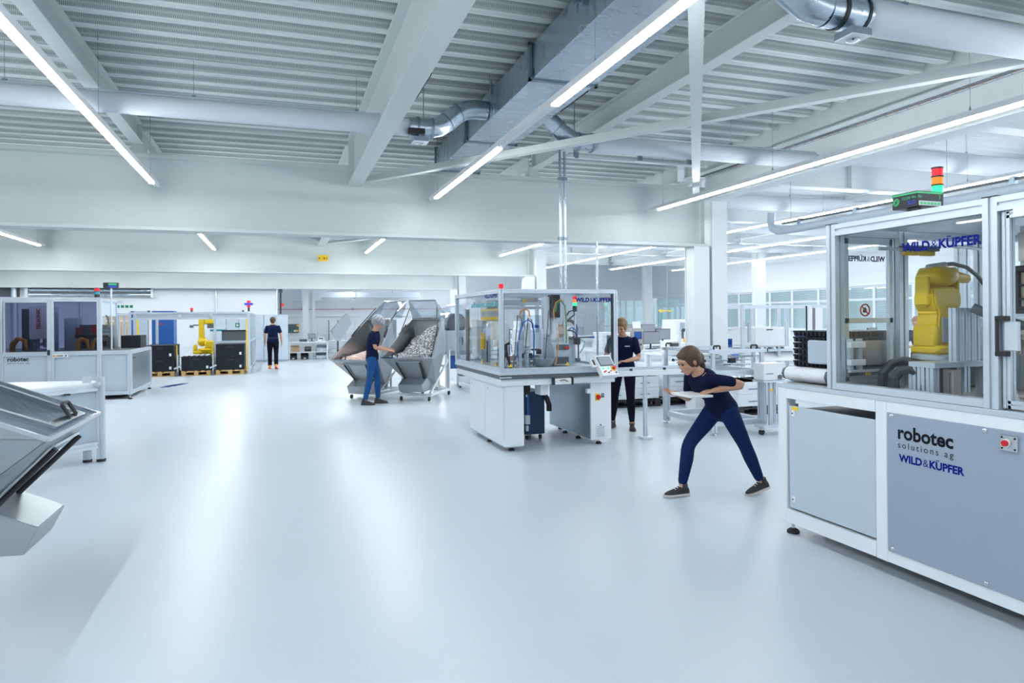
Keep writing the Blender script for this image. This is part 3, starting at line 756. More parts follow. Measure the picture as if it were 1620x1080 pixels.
t.part('drive_box', mb().box(3.86, 4.10, 3.74, 3.78, 1.13, 1.25, .004), MT['greydark'])
k = mb(); k.cyl((3.90, 3.735, 1.20), (3.90, 3.72, 1.20), .022, n=14); t.part('rotary_switch', k, MT['signyellow'], smooth=True)
t.part('drive_box', mb().box(4.32, 4.7, 3.4, 3.62, 1.13, 1.30, .004), MT['black'])
t.part('guide_plate', mb().box(3.66, 3.70, 3.82, 4.05, 1.27, 1.44, .01), MT['greylight'])
t.part('guide_arm', mb().box(3.66, 4.12, 3.735, 3.765, 1.27, 1.44), MT['brownsteel'])
for x in (3.64, 3.72): t.part('pneumatic_slide', mb().box(x, x+.03, 3.63, 3.66, 1.25, 1.46), MT['alu'])
for z in (1.28, 1.40): t.part('slide_block', mb().box(3.63, 3.76, 3.61, 3.65, z, z+.04, .003), MT['whitish'])
t.part('cross_rail', mb().box(3.62, 4.2, 3.60, 3.63, 1.235, 1.25), MT['alu'])
for (x, y) in ((4.18, 3.45), (4.27, 3.44)): t.part('blue_gripper', mb().lathe([(.012, 1.30), (.022, 1.36), (.022, 1.40)], (x, y, 0), 'z', 10), MT['bluehose'])
s = mb(); s.cyl((3.75, 3.5, 2.06), (4.1, 3.5, 2.06), .012, n=8); s.cyl((4.3, 3.4, 2.08), (5.1, 3.6, 2.08), .012, n=8); t.part('sensor_bar', s, MT['alu'])
for x in (3.98, 4.13): t.part('muting_sensor', mb().box(x, x+.11, 3.48, 3.52, 2.02, 2.05, .004), MT['signyellow'])
t.part('bar_bracket', mb().box(3.96, 4.27, 3.47, 3.53, 2.05, 2.085, .004), MT['greydark'])
# lantern shaped feeder behind the sliding door
fd = mb(); fd.box(4.10, 4.42, 2.68, 2.98, 1.66, 1.86); lf = t.part('feeder_tank', fd, paint('cream_tank', (.74, .64, .50), .5), label='cream feeder tank in a black cage')
cg = mb()
for (x, y) in ((4.09, 2.99), (4.09, 2.67), (4.43, 2.99), (4.43, 2.67), (4.26, 2.99), (4.26, 2.67), (4.09, 2.83)): cg.box(x-.012, x+.012, y-.012, y+.012, 1.63, 1.88)
for z in (1.65, 1.70, 1.78): cg.box(4.075, 4.445, 2.985, 3.0, z, z+.012).box(4.075, 4.445, 2.66, 2.675, z, z+.012).box(4.075, 4.09, 2.66, 3.0, z, z+.012)
cg.box(4.07, 4.45, 2.65, 3.01, 1.86, 1.90, .006).box(4.07, 4.45, 2.65, 3.01, 1.62, 1.65, .006); t.part('feeder_cage', cg, MT['black'], lf)
cy = mb(); cy.cyl((4.22, 2.82, 1.9), (4.22, 2.82, 2.12), .028, n=12); cy.box(4.17, 4.29, 2.77, 2.87, 2.10, 2.14).box(4.17, 4.29, 2.77, 2.87, 1.90, 1.94); t.part('air_cylinder', cy, MT['chrome'], smooth=True)
t.part('cylinder_bracket', mb().box(4.14, 4.17, 2.80, 2.86, 1.93, 2.10), MT['brownsteel'])
t.part('curved_rail', mb().tube([(3.95, 3.0, 1.66), (4.0, 2.9, 1.60), (4.06, 2.78, 1.55), (4.14, 2.64, 1.53), (4.25, 2.5, 1.53)], .028, 8), MT['greydark'])
bw = mb(); bw.lathe([(.20, 1.36), (.27, 1.40), (.29, 1.46), (.30, 1.47), (.28, 1.46), (.25, 1.41), (.02, 1.40)], (4.32, 2.62, 0), 'z', 24); t.part('feeder_bowl', bw, MT['steel'], smooth=True)
t.part('feeder_base', mb().cyl((4.32, 2.62, 1.125), (4.32, 2.62, 1.36), .15, n=20), MT['navy_cab'], smooth=True)
gr = mb(); gr.box(4.05, 4.2, 2.75, 2.95, 1.50, 1.54); gr.cyl((4.08, 2.9, 1.40), (4.08, 2.9, 1.5), .012, n=8); gr.cyl((4.14, 2.85, 1.38), (4.14, 2.85, 1.5), .012, n=8); gr.box(4.02, 4.1, 2.88, 2.96, 1.44, 1.60, .005)
t.part('gripper_unit', gr, MT['brownsteel'])
cl = mb(); cl.box(3.66, 3.78, 2.30, 2.47, 1.14, 1.20, .006); cl.cyl((3.64, 2.38, 1.15), (3.7, 2.38, 1.15), .03, n=12); cl.cyl((3.7, 2.55, 1.18), (3.7, 2.3, 1.18), .01, n=8); t.part('clamp_unit', cl, MT['whitish'])

# robot inside the cell: base, turning column, lower arm, elbow housing, forearm
t = Thing('robot', 'small yellow robot arm inside the big glazed cell on the right', 'robot', (4.13, 3.38, 1.124))
m = mb(); m.lathe([(.13, 1.1255), (.13, 1.30), (.12, 1.32), (.12, 1.345)], (4.13, 3.38, 0), 'z', 24); t.part('pedestal', m, MT['greydark'], smooth=True)
t.part('pedestal_ring', mb().lathe([(.15, 1.325), (.15, 1.35), (.14, 1.36)], (4.13, 3.38, 0), 'z', 24), MT['alu'], smooth=True)
m = mb(); m.box(4.0, 4.26, 3.27, 3.49, 1.355, 1.42, .02); m.box(4.0, 4.05, 3.29, 3.47, 1.40, 1.56, .02)
t.part('base', m, MT['yellow'], smooth=True)
m = mb(); m.loft([[V((x, y, z)) for x, y in ((4.13-w, 3.38-d), (4.13+w, 3.38-d), (4.13+w, 3.38+d), (4.13-w, 3.38+d))] for z, w, d in ((1.42,.10,.08),(1.50,.105,.09),(1.57,.10,.085),(1.63,.085,.08),(1.67,.11,.085),(1.71,.125,.08),(1.77,.12,.075),(1.80,.10,.06))])
bmesh.ops.bevel(m.bm, geom=m.bm.edges[:], offset=.012, segments=2, affect='EDGES')
t.part('turning_column', m, MT['yellow'], smooth=True)
t.part('cover', mb().box(4.06, 4.2, 3.285, 3.296, 1.44, 1.60, .004), MT['greylight'], label='grey cover plate')
m = mb()
for sx in (-1, 1): m.box(4.13+sx*.13-.014, 4.13+sx*.13+.014, 3.33, 3.43, 1.68, 1.87, .008)
m.cyl((4.0, 3.38, 1.73), (4.26, 3.38, 1.73), .06, n=20)
t.part('lower_arm', m, MT['yellow'], smooth=True)
m = mb(); m.ball((4.13, 3.38, 1.87), .145, (1.0,.75,.50), 20, 10); m.box(4.03, 4.24, 3.30, 3.46, 1.85, 1.93, .02); t.part('elbow_housing', m, MT['yellow'], smooth=True)
m = mb(); m.cyl((4.22, 3.38, 1.875), (4.40, 3.38, 1.86), .05, .03, n=16); t.part('forearm', m, MT['yellow'], smooth=True)
t.part('connector', mb().cyl((4.05, 3.38, 1.93), (4.2, 3.38, 1.95), .022, n=10), MT['brownsteel'])
t.part('cable', mb().tube([(4.18, 3.38, 1.95), (4.3, 3.4, 1.96), (4.45, 3.42, 1.94), (4.6, 3.46, 1.89), (4.72, 3.5, 1.83)], .014, 8), MT['greydark'])

# display and signal tower on the enclosure
t = Thing('counter_display', 'black two sided counter display with green digits on the big machine', 'display', (3.66, 3.13, EZ))
t.part('bracket', mb().box(3.60, 3.64, 3.08, 3.14, EZ+.006, 2.262), MT['greydark'])
t.part('case', mb().box(3.575, 3.765, 3.05, 3.225, 2.262, 2.355, .002), MT['black'])
t.part('green_strip', mb().box(3.572, 3.768, 3.047, 3.228, 2.340, 2.350), MT['scr_green'])
t.adopt(text_mesh('digits', '72330 Wr', 1, (3.5735, 3.155, 2.312), (0,-1,0), (0,0,1), MT['scr_green'], .0, width=.10))
t.adopt(text_mesh('digits', 'SLO', 1, (3.5735, 3.115, 2.280), (0,-1,0), (0,0,1), MT['scr_blue'], .01, width=.055))
t.adopt(text_mesh('digits', 'Nr', 1, (3.58, 3.0485, 2.312), (1,0,0), (0,0,1), MT['scr_green'], 0, width=.03))
t.adopt(text_mesh('digits', '3', 1, (3.745, 3.0485, 2.312), (1,0,0), (0,0,1), MT['scr_green'], 0, width=.012))
t.part('label_strip', mb().box(3.585, 3.755, 3.044, 3.05, 2.268, 2.295), MT['white'])
for i in range(6): t.part('digit_block', mb().box(3.592+i*.027, 3.610+i*.027, 3.0415, 3.0445, 2.274, 2.288), MT['scr_green'])
lg = mb(); c = V((3.5735, 3.195, 2.305))
for k in range(2):
    lg.tube([c+V((0, -.020*math.cos(a+k*PI)*(1-.12*j/8), .026*math.sin(a+k*PI)*(1-.5*j/8))) for j, a in enumerate([i*.42 for i in range(9)])], .0028, 5)
lg.tube([c+V((0, .010*math.cos(i*PI/5), .012*math.sin(i*PI/5))) for i in range(10)], .0025, 5, True)
t.part('swirl_emblem', lg, MT['scr_green'])

def signal_tower(label, x, y, z, r, h, colors, grp='signal towers', pole=0):
    t = Thing('signal_tower', label, 'signal light', (x, y, z), grp)
    n = len(colors)+1; s = h/n
    t.part('foot', mb().cyl((x, y, z), (x, y, z+s*.9+pole), r, n=16), MT['black'], smooth=True)
    for i, c in enumerate(colors):
        a = z+pole+s*(i+1)
        t.part('lens', mb().cyl((x, y, a-s*.1), (x, y, a+s*.78), r*.96, n=16), MT[c], smooth=True)
        t.part('collar', mb().cyl((x, y, a+s*.74), (x, y, a+s*.92), r*1.05, n=16), MT['black'], smooth=True)
    return t
signal_tower('red, amber and green signal tower on the big right hand machine, green lit', 3.845, 3.14, EZ, .032, .21, ['ltgreen', 'ltorange', 'ltred'], pole=.085)

# tray conveyor beside the enclosure
t = Thing('belt_conveyor', 'short belt conveyor with a white end roller beside the glazed cell', 'conveyor', (4.0, 4.0, 1.118))
t.part('roller', mb().lathe([(.050, 3.86), (.056, 3.88), (.054, 4.02), (.056, 4.20), (.052, 4.26)], (3.685, 0, 1.182), 'y', 20), MT['whitish'], smooth=True, label='white ribbed roller')
rb = mb()
for i in range(14): y = 3.885+i*.026; rb.lathe([(.0565, y), (.0575, y+.006), (.0565, y+.012)], (3.685, 0, 1.182), 'y', 20)
t.part('roller_ribs', rb, MT['whitish'], smooth=True)
for y in (3.855, 4.275): t.part('bearing', mb().cyl((3.685, y-.03, 1.182), (3.685, y+.015, 1.182), .05, n=8), MT['greydark'])
t.part('end_cap', mb().cyl((3.685, 3.80, 1.172), (3.685, 3.83, 1.172), .03, n=14), MT['chrome'], smooth=True)
t.part('belt', mb().box(3.69, 4.6, 3.88, 4.26, 1.222, 1.238), MT['black'])
t.part('side_beam', mb().box(3.70, 4.6, 4.262, 4.285, 1.15, 1.235), MT['alu']); t.part('side_beam', mb().box(3.70, 4.6, 3.83, 3.853, 1.15, 1.235), MT['alu'])
for x in (3.78, 4.5): t.part('support', mb().box(x, x+.05, 3.9, 4.22, 1.1255, 1.17), MT['black'])
NT = 6; th = .045
names = ['lowest', 'second from the bottom', 'third from the bottom', 'third from the top', 'second from the top', 'topmost']
for i in range(NT):
    z = 1.239+i*th; x0, x1, y0, y1 = 3.725, 4.33, 3.79, 4.265
    m = mb(); m.box(x0+.008, x1-.008, y0+.008, y1-.008, z+.001, z+.03); m.box(x0, x1, y0, y1, z+.028, z+.042)
    for k in range(11):
        y = y0+.02+k*(y1-y0-.06)/10
        m.box(x0-.006, x0+.01, y, y+.024, z+.006, z+.036)
    for k in range(13):
        x = x0+.02+k*(x1-x0-.06)/12
        m.box(x, x+.026, y0-.006, y0+.01, z+.006, z+.036)
    solo('black_tray', m, MT['crate'], names[i]+' black toothed tray of the stack left of the glazed cell', 'tray', (4.0, 4.0, z), 'stacked black trays beside the glazed cell')
# ---------------------------------------------------------------- glazed assembly machine in the middle
t = Thing('assembly_machine', 'glazed assembly machine with white cabinets in the centre of the hall', 'machine', (3.25, 8.8, 0))
c = t.part('cabinet', mb().box(2.555, 2.80, 7.82, 9.40, .065, .80, .004), MT['white'], label='white left cabinet')
for a, b in ((7.845, 8.60), (8.62, 9.37)):
    d = t.part('door', mb().box(2.541, 2.555, a, b, .13, .765, .003), MT['white'], c)
    t.part('door_lock', mb().cyl((2.543, b-.12 if a > 8 else a+.12+.5, .72), (2.536, b-.12 if a > 8 else a+.62, .72), .012, n=10), MT['chrome'], c)
t.part('plinth', mb().box(2.56, 2.79, 7.84, 9.38, .05, .065), MT['greylight'], c)
c = t.part('cabinet', mb().box(3.715, 4.0, 7.86, 9.25, .07, .80, .003), MT['white'], label='white right cabinet with the main switch')
t.part('side_sheet', mb().box(3.706, 3.715, 7.88, 9.24, .08, .78), brushed('side_sheet_grey', (.36, .43, .50), .3, (1,1,8), .85, .02), c, label='dark grey side sheet')
t.part('switch_plate', mb().box(3.775, 3.835, 7.853, 7.86, .565, .655, .002), MT['signyellow'], c)
m = mb(); m.cyl((3.815, 7.853, .61), (3.815, 7.835, .61), .030, n=16); m.box(3.807, 3.823, 7.822, 7.836, .585, .635, .002); t.part('main_switch', m, MT['red'], c, smooth=True)
t.part('meter', mb().box(3.86, 3.90, 7.852, 7.86, .60, .655, .002), MT['greydark'], c)
t.part('meter_display', mb().box(3.866, 3.894, 7.850, 7.853, .625, .648), MT['screen'], c)
v = mb(); v.box(3.78, 3.91, 7.852, 7.86, .10, .25, .002); vt = t.part('vent', v, MT['whitish'], c)
v = mb()
for i in range(11): v.box(3.79, 3.90, 7.8495, 7.8535, .108+i*.0125, .114+i*.0125)
t.part('vent_slats', v, MT['greylight'], c)
t.part('blue_badge', mb().cyl((3.845, 7.852, .255), (3.845, 7.847, .255), .010, n=10), MT['blue'], c)
t.part('hinge_block', mb().box(3.66, 3.715, 7.845, 7.9, .66, .72, .003), MT['whitish'], c)
for (x, y) in ((2.67, 7.92), (2.67, 9.3), (2.6, 8.6)): levelling_foot(t, x, y, .06, .035)
for (x, y) in ((3.86, 7.95), (3.78, 8.4), (3.78, 8.85), (3.86, 9.2)): levelling_foot(t, x, y, .08, .035)
t.part('table_apron', mb().box(2.50, 4.02, 7.79, 9.92, .80, .885, .004), MT['white'])
t.part('table_plate', mb().box(2.475, 4.05, 7.745, 9.96, .935, .965, .003), MT['alu'])
t.part('rubber_band', mb().box(2.49, 4.035, 7.76, 9.95, .885, .935), MT['greydark'])
t.part('corner_plate', mb().box(2.47, 2.62, 7.742, 7.75, .90, .915), MT['alu'])
u = t.part('air_unit', mb().box(3.18, 3.40, 7.74, 7.80, .80, .875, .006), MT['whitish'], label='white pneumatic unit under the table edge')
for x in (3.165, 3.415): t.part('end_plate', mb().box(x-.012, x+.012, 7.735, 7.80, .795, .885, .003), MT['black'], u)
t.part('air_handle', mb().tube([(3.24, 7.735, .845), (3.29, 7.715, .86), (3.35, 7.735, .835)], .005, 6), MT['black'], u)
t.part('under_box', mb().box(3.05, 3.16, 7.9, 8.1, .66, .80, .004), MT['whitish'])
t.part('under_duct', mb().cyl((3.0, 8.3, .66), (3.0, 8.3, .80), .06, n=14), MT['black'])
# enclosure
e = mb(); TZ = 1.97
P4 = ((2.505, 7.775), (4.02, 7.775), (2.505, 9.93), (4.02, 9.93))
for (x, y) in P4: e.prof((x, y, .965), (x, y, TZ), .05)
for (a, b) in ((0,1),(0,2),(1,3),(2,3)):
    e.prof((*P4[a], TZ-.025), (*P4[b], TZ-.025), .049); e.prof((*P4[a], .99), (*P4[b], .99), .049)
e.prof((2.505, 8.85, TZ-.025), (4.02, 8.85, TZ-.025), .045); e.prof((3.56, 9.93, .99), (3.56, 9.93, TZ-.03), .045); e.prof((3.79, 9.93, .99), (3.79, 9.93, TZ-.03), .045); e.prof((2.9, 9.93, .99), (2.9, 9.93, TZ-.03), .045)
t.part('enclosure_frame', e, MT['alu'])
g = t.part('front_pane', mb().box(2.53, 3.995, 7.775, 7.781, 1.015, 1.92), MT['glass'], label='clear front pane with blue lettering')
logo_wk(t, (3.475, 7.771, 1.815), (1,0,0), .50, g)
g = t.part('side_pane', mb().box(2.503, 2.509, 7.80, 9.90, 1.015, 1.92), MT['glass'], label='clear side pane with teal lettering')
t.adopt(text_mesh('lettering', 'shamtech', 1, (2.499, 9.1, 1.765), (0,-1,0), (0,0,1), MT['teal'], .03, width=1.20, height=.075), g)
logo_wk(t, (2.499, 8.45, 1.875), (0,-1,0), .55, g)
t.part('side_pane', mb().box(4.017, 4.023, 7.80, 9.90, 1.015, 1.92), MT['glass'])
t.part('back_pane', mb().box(2.53, 3.995, 9.927, 9.933, 1.015, 1.92), MT['glass'])
t.part('door_seal', mb().box(3.975, 3.992, 7.785, 7.80, 1.02, 1.915), MT['black']); t.part('door_seal', mb().box(2.535, 2.547, 7.785, 7.80, 1.02, 1.915), MT['black'])
t.part('roof_pane', mb().box(2.53, 3.995, 7.80, 9.9, 1.955, 1.96), MT['acryl'])
t.part('lamp', mb().box(2.48, 2.53, 7.75, 7.80, TZ+.005, TZ+.06, .006), MT['ltred'], label='small red warning lamp')
for (x, y) in ((2.62, 7.772), (3.36, 7.772)):
    t.part('warning_triangle', mb().poly([(x-.028, 1.03), (x+.028, 1.03), (x, 1.075)], 'y', y-.002, y), MT['signyellow'], g)
for y in (8.0, 8.6): t.part('warning_triangle', mb().poly([(y-.035, 1.03), (y+.035, 1.03), (y, 1.09)], 'x', 2.499, 2.502), MT['signyellow'], g)
# machinery inside
def ins(name, m, mat, **k): return t.part(name, m, MT[mat], **k)
ins('base_tray', mb().box(2.6, 3.95, 7.9, 9.85, .966, .99), 'greylight')
ins('spindle_column', mb().box(3.42, 3.55, 8.65, 8.80, 1.0, 1.90, .006), 'whitish')
ins('spindle_tube', mb().cyl((3.40, 8.55, 1.40), (3.40, 8.55, 1.90), .045, n=16), 'whitish', smooth=True)
ins('servo_motor', mb().box(3.44, 3.57, 8.48, 8.62, 1.62, 1.93, .008), 'black')
ins('servo_motor', mb().box(2.66, 2.86, 8.9, 9.15, 1.58, 1.86, .008), 'brownsteel')
ins('yellow_band', mb().box(2.655, 2.865, 8.89, 9.16, 1.60, 1.64).box(2.655, 2.865, 8.89, 9.16, 1.72, 1.75), 'signyellow')
ins('spindle_head', mb().box(3.46, 3.58, 8.42, 8.62, 1.34, 1.60, .006).box(3.48, 3.56, 8.38, 8.43, 1.36, 1.42, .003).box(3.48, 3.56, 8.38, 8.43, 1.48, 1.55, .003), 'whitish')
ins('head_clamp', mb().box(3.50, 3.56, 8.36, 8.40, 1.375, 1.405).box(3.50, 3.56, 8.36, 8.40, 1.50, 1.53), 'brownsteel')
hb = mb(); hb.poly([(8.2, 1.0), (8.2, 1.22), (8.3, 1.30), (8.3, 1.36), (8.6, 1.36), (8.6, 1.0)], 'x', 3.36, 3.58); ins('press_housing', hb, 'greydoor', label='pale press housing with slanted front')
ins('press_window', mb().box(3.39, 3.56, 8.19, 8.2, 1.20, 1.27).box(3.39, 3.56, 8.19, 8.2, 1.02, 1.11), 'greydark')
ins('press_part', mb().box(3.50, 3.56, 8.17, 8.19, 1.215, 1.245), 'red')
for x in (3.62, 3.67, 3.72): ins('fixture_post', mb().prof((x, 8.45, 1.0), (x, 8.45, 1.33), .05), 'alu')
ins('fixture_top', mb().box(3.58, 3.76, 8.38, 8.52, 1.33, 1.36, .004), 'greydark')
ins('conduit', mb().cyl((3.55, 8.3, 1.0), (3.55, 8.3, 1.93), .016, n=10), 'alu', smooth=True)
ins('orange_cable', mb().tube([(3.575, 8.3, 1.0), (3.58, 8.3, 1.6), (3.56, 8.3, 1.80), (3.50, 8.3, 1.86), (3.43, 8.3, 1.82), (3.40, 8.3, 1.72), (3.405, 8.3, 1.62)], .009, 6), 'orange', smooth=True)
ins('green_cable', mb().tube([(3.565, 8.29, 1.0), (3.567, 8.29, 1.6), (3.55, 8.29, 1.78), (3.50, 8.29, 1.84), (3.44, 8.29, 1.80), (3.42, 8.29, 1.70)], .010, 6), 'greenhose', smooth=True)
for i, pts in enumerate(([(3.60,8.4,1.40),(3.61,8.4,1.62),(3.66,8.4,1.70),(3.73,8.4,1.72),(3.74,8.4,1.66),(3.66,8.4,1.60),(3.60,8.4,1.55)], [(3.60,8.4,1.34),(3.64,8.4,1.45),(3.70,8.4,1.49),(3.76,8.4,1.45),(3.78,8.4,1.36)], [(3.59,8.35,1.44),(3.66,8.35,1.45),(3.73,8.35,1.42),(3.77,8.35,1.30),(3.77,8.35,1.05)])):
    ins('cable_loop', mb().tube(pts, .010, 6), ('navy_cab', 'bluehose', 'black')[i], smooth=True)
cc = mb(); c0 = V((3.74, 8.6, 1.45))
cc.tube([c0+V((.12*math.cos(a), 0, .13*math.sin(a))) for a in [1.9-i*.3 for i in range(11)]], .022, 6); ins('drag_chain', cc, 'greydark')
ins('slide_rod', mb().cyl((3.74, 8.35, 1.35), (4.0, 8.35, 1.355), .009, n=8), 'black'); ins('rod_tip', mb().cyl((3.955, 8.35, 1.354), (4.005, 8.35, 1.355), .014, n=8), 'bluehose')
ins('camera_head', mb().box(3.72, 3.78, 8.3, 8.4, 1.26, 1.35, .006), 'black')
ins('teal_cable', mb().tube([(3.78,8.3,1.33),(3.84,8.3,1.30),(3.82,8.3,1.22),(3.77,8.3,1.15)], .007, 6), 'teal')
tw = mb(); tw.cyl((3.79, 8.5, 1.0), (3.79, 8.5, 1.72), .014, n=8); ins('tower_pole', tw, 'alu')
tw = mb(); tw.cyl((3.79, 8.5, 1.70), (3.79, 8.5, 1.78), .03, n=12); tb = ins('tower_lamp', tw, 'black')
for i, cn in enumerate(('ltgreen', 'ltorange', 'ltred')): t.part('tower_lens', mb().cyl((3.79, 8.5, 1.78+i*.045), (3.79, 8.5, 1.82+i*.045), .028, n=12), MT[cn], tb)
# left hand stations
for x in (2.98, 3.08): ins('station_post', mb().prof((x, 8.4, 1.0), (x, 8.4, 1.55), .04), 'alu')
ins('station_slide', mb().box(2.95, 3.12, 8.36, 8.42, 1.10, 1.16, .004), 'navy_cab'); ins('station_block', mb().box(3.0, 3.07, 8.33, 8.40, 1.25, 1.45, .004), 'whitish')
ins('blue_hose', mb().tube([(2.92,8.35,1.0),(2.91,8.35,1.25),(2.94,8.35,1.42),(2.99,8.35,1.56),(3.06,8.35,1.60),(3.12,8.35,1.55),(3.14,8.35,1.40),(3.13,8.35,1.0)], .010, 6), 'bluehose', smooth=True)
ins('blue_hose', mb().tube([(2.95,8.38,1.36),(2.93,8.38,1.2),(2.94,8.38,1.05)], .009, 6), 'bluehose', smooth=True)
ins('orange_hose', mb().tube([(2.96,8.4,1.62),(2.97,8.4,1.70),(3.03,8.4,1.74),(3.09,8.4,1.71),(3.10,8.4,1.63)], .010, 6), 'orange', smooth=True)
ins('hopper_box', mb().box(3.12, 3.40, 8.75, 9.0, 1.42, 1.66, .004), 'acryl')
ins('gantry_beam', mb().box(2.6, 3.95, 9.2, 9.26, 1.80, 1.88, .003), 'alu'); ins('gantry_beam', mb().box(2.62, 3.5, 8.9, 8.95, 1.74, 1.78), 'whitish')
for x in (2.72, 3.30, 3.9): ins('gantry_post', mb().prof((x, 9.23, 1.0), (x, 9.23, 1.80), .05), 'alu')
ins('spindle_column', mb().box(3.14, 3.22, 8.85, 8.95, 1.05, 1.42, .004), 'alu'); ins('black_slide', mb().box(3.20, 3.38, 8.6, 8.65, 1.18, 1.205), 'black')
ins('gripper_bridge', mb().box(3.13, 3.36, 8.78, 8.84, 1.84, 1.90, .004), 'brownsteel'); ins('yellow_sensor', mb().cyl((3.14, 8.7, 1.82), (3.14, 8.7, 1.87), .02, n=10), 'signyellow')
ins('blue_strip', mb().box(3.385, 3.40, 8.60, 8.64, 1.45, 1.75), 'bluehose')
for i in range(6):
    x = 2.70+i*.05; ins('pin', mb().cyl((x, 8.2, 1.0), (x, 8.2, 1.12+.02*(i % 3)), .010, n=8), ('chrome', 'redink', 'brownsteel')[i % 3])
ins('part_rail', mb().box(2.6, 3.3, 8.28, 8.34, 1.02, 1.06), 'steel'); ins('part_rail', mb().box(2.9, 3.35, 8.6, 8.7, 1.05, 1.12, .01), 'steel')
ins('feeder_bowl', mb().lathe([(.10, .99), (.13, 1.03), (.15, 1.10), (.13, 1.06), (.03, 1.05)], (3.22, 8.2, 0), 'z', 20), 'steel', smooth=True)
ins('white_rack', mb().box(2.62, 2.85, 8.5, 8.52, 1.34, 1.55, .003), 'whitish')
rk = mb()
for i in range(7): rk.box(2.64+i*.03, 2.655+i*.03, 8.47, 8.5, 1.26, 1.34)
rk.box(2.62, 2.86, 8.46, 8.5, 1.25, 1.265); ins('comb_rack', rk, 'whitish')
ins('dispenser', mb().box(2.60, 2.68, 9.2, 9.45, 1.10, 1.60, .006), 'whitish'); ins('yellow_bottle', mb().cyl((2.62, 8.95, 1.2), (2.62, 8.95, 1.42), .035, n=12), 'signyellow')
ins('cable_bundle', mb().tube([(2.72,8.05,1.0),(2.68,8.1,1.15),(2.70,8.2,1.28),(2.76,8.25,1.3)], .018, 7), 'black'); ins('dark_cylinder', mb().cyl((2.58, 9.6, 1.0), (2.58, 9.6, 1.75), .03, n=10), 'greydark')
ins('controller', mb().box(3.72, 3.96, 8.9, 9.1, 1.0, 1.22, .006), 'whitish'); ins('controller_grille', mb().box(3.74, 3.94, 8.89, 8.9, 1.10, 1.16), 'greydark')

rq = random.Random(21)
for i in range(34):
    x, y = rq.uniform(2.66, 3.36) if i < 24 else rq.uniform(3.6, 3.92), rq.uniform(8.0, 9.7); k = i % 4
    if k == 0: ins('pneumatic_cylinder', mb().cyl((x, y, 1.0), (x, y, rq.uniform(1.15, 1.5)), rq.uniform(.012, .028), n=10), rq.choice(['chrome', 'alu', 'greydark']), smooth=True)
    elif k == 1: z = rq.uniform(1.0, 1.5); ins('sensor_block', mb().box(x-.03, x+.03, y-.02, y+.02, z, z+rq.uniform(.03, .09), .003), rq.choice(['black', 'greydark', 'whitish', 'brownsteel', 'bluehose']))
    elif k == 2: h = rq.uniform(1.2, 1.6); ins('mounting_bracket', mb().box(x-.012, x+.012, y-.03, y+.03, .99, h, .002).box(x-.05, x+.05, y-.03, y+.03, h-.015, h, .002), rq.choice(['alu', 'steel', 'greylight']))
    else: z = rq.uniform(1.25, 1.75); ins('air_line', mb().tube([(x, y, 1.0), (x+.03, y, (1+z)/2), (x+.06, y, z), (x+.11, y, z-.03), (x+.12, y, z-.14)], .006, 6), rq.choice(['bluehose', 'black', 'black', 'greydark', 'orange']), smooth=True)
# operator panel on its arm
t = Thing('operator_panel', 'white tilted operator panel with screen at the front of the glazed machine', 'control panel', (3.85, 7.62, .9))
Mx = Matrix.Translation((3.80, 7.60, 1.02)) @ Matrix.Rotation(math.radians(12), 4, 'Z') @ Matrix.Rotation(math.radians(-38), 4, 'X')
def pb(name, a, mat, under=None, bev=.004, **k): return t.part(name, mb().box(*a, bev=bev, M=Mx), mat, under, **k)
case = pb('case', (-.125, .125, -.02, .05, -.15, .15), MT['whitish'])
pb('screen_bezel', (-.105, .105, -.026, -.018, -.015, .125), MT['greydark'], case); pb('screen', (-.092, .092, -.029, -.025, 0, .112), MT['screen'], case, .0)
pb('yellow_plate', (.045, .115, -.025, -.018, -.085, -.022), MT['signyellow'], case, .002)
m = mb(); m.cyl(Mx @ V((.08, -.02, -.053)), Mx @ V((.08, -.055, -.053)), .022, n=14); t.part('stop_button', m, MT['red'], case, smooth=True)
for (x, z, c) in ((-.08,-.05,'ltgreen'),(-.06,-.09,'red'),(-.085,-.10,'red'),(0,-.05,'ltgreen'),(.02,-.09,'red'),(-.02,-.11,'black'),(.09,-.115,'black')):
    m = mb(); m.cyl(Mx @ V((x, -.018, z)), Mx @ V((x, -.03, z)), .010, n=10); t.part('button', m, MT[c], case, smooth=True)
pb('side_bracket', (-.19, -.125, .0, .04, .0, .12), MT['whitish']); pb('bracket_slot', (-.175, -.145, -.004, .0, .02, .1), MT['black'], None, .0)
t.part('arm', mb().bar((3.80, 7.66, .98), (3.82, 7.743, .955), .07, .03), MT['whitish'])

# blue suction cabinet below the table
t = Thing('suction_unit', 'dark blue suction cabinet on castors under the glazed machine', 'suction unit', (3.2, 8.75, 0))
t.part('cabinet', mb().box(3.05, 3.34, 8.5, 9.0, .075, .64, .008), MT['navy_cab'])
t.part('hose', mb().tube([(3.30, 8.47, .62), (3.35, 8.46, .56), (3.385, 8.46, .46), (3.385, 8.46, .38)], .035, 10), MT['black'], smooth=True)
t.part('supply_hose', mb().tube([(3.03, 8.3, .62), (3.06, 8.38, .5), (3.085, 8.45, .38), (3.09, 8.46, .3)], .012, 8), MT['bluehose'], smooth=True)
t.part('valve', mb().box(3.05, 3.11, 8.44, 8.5, .22, .34, .004).box(3.06, 3.09, 8.45, 8.5, .13, .2), MT['whitish'])
t.part('knob', mb().cyl((3.085, 8.5, .59), (3.085, 8.485, .59), .02, n=12), MT['chrome'])
for (x, y) in ((3.1, 8.55), (3.29, 8.55), (3.1, 8.95), (3.29, 8.95)):
    cw = t.part('castor', mb().cyl((x-.012, y, .035), (x+.012, y, .035), .034, n=14), MT['rubber'], smooth=True)
    t.part('castor_fork', mb().box(x-.02, x+.02, y-.02, y+.02, .06, .076), MT['chrome'], cw)

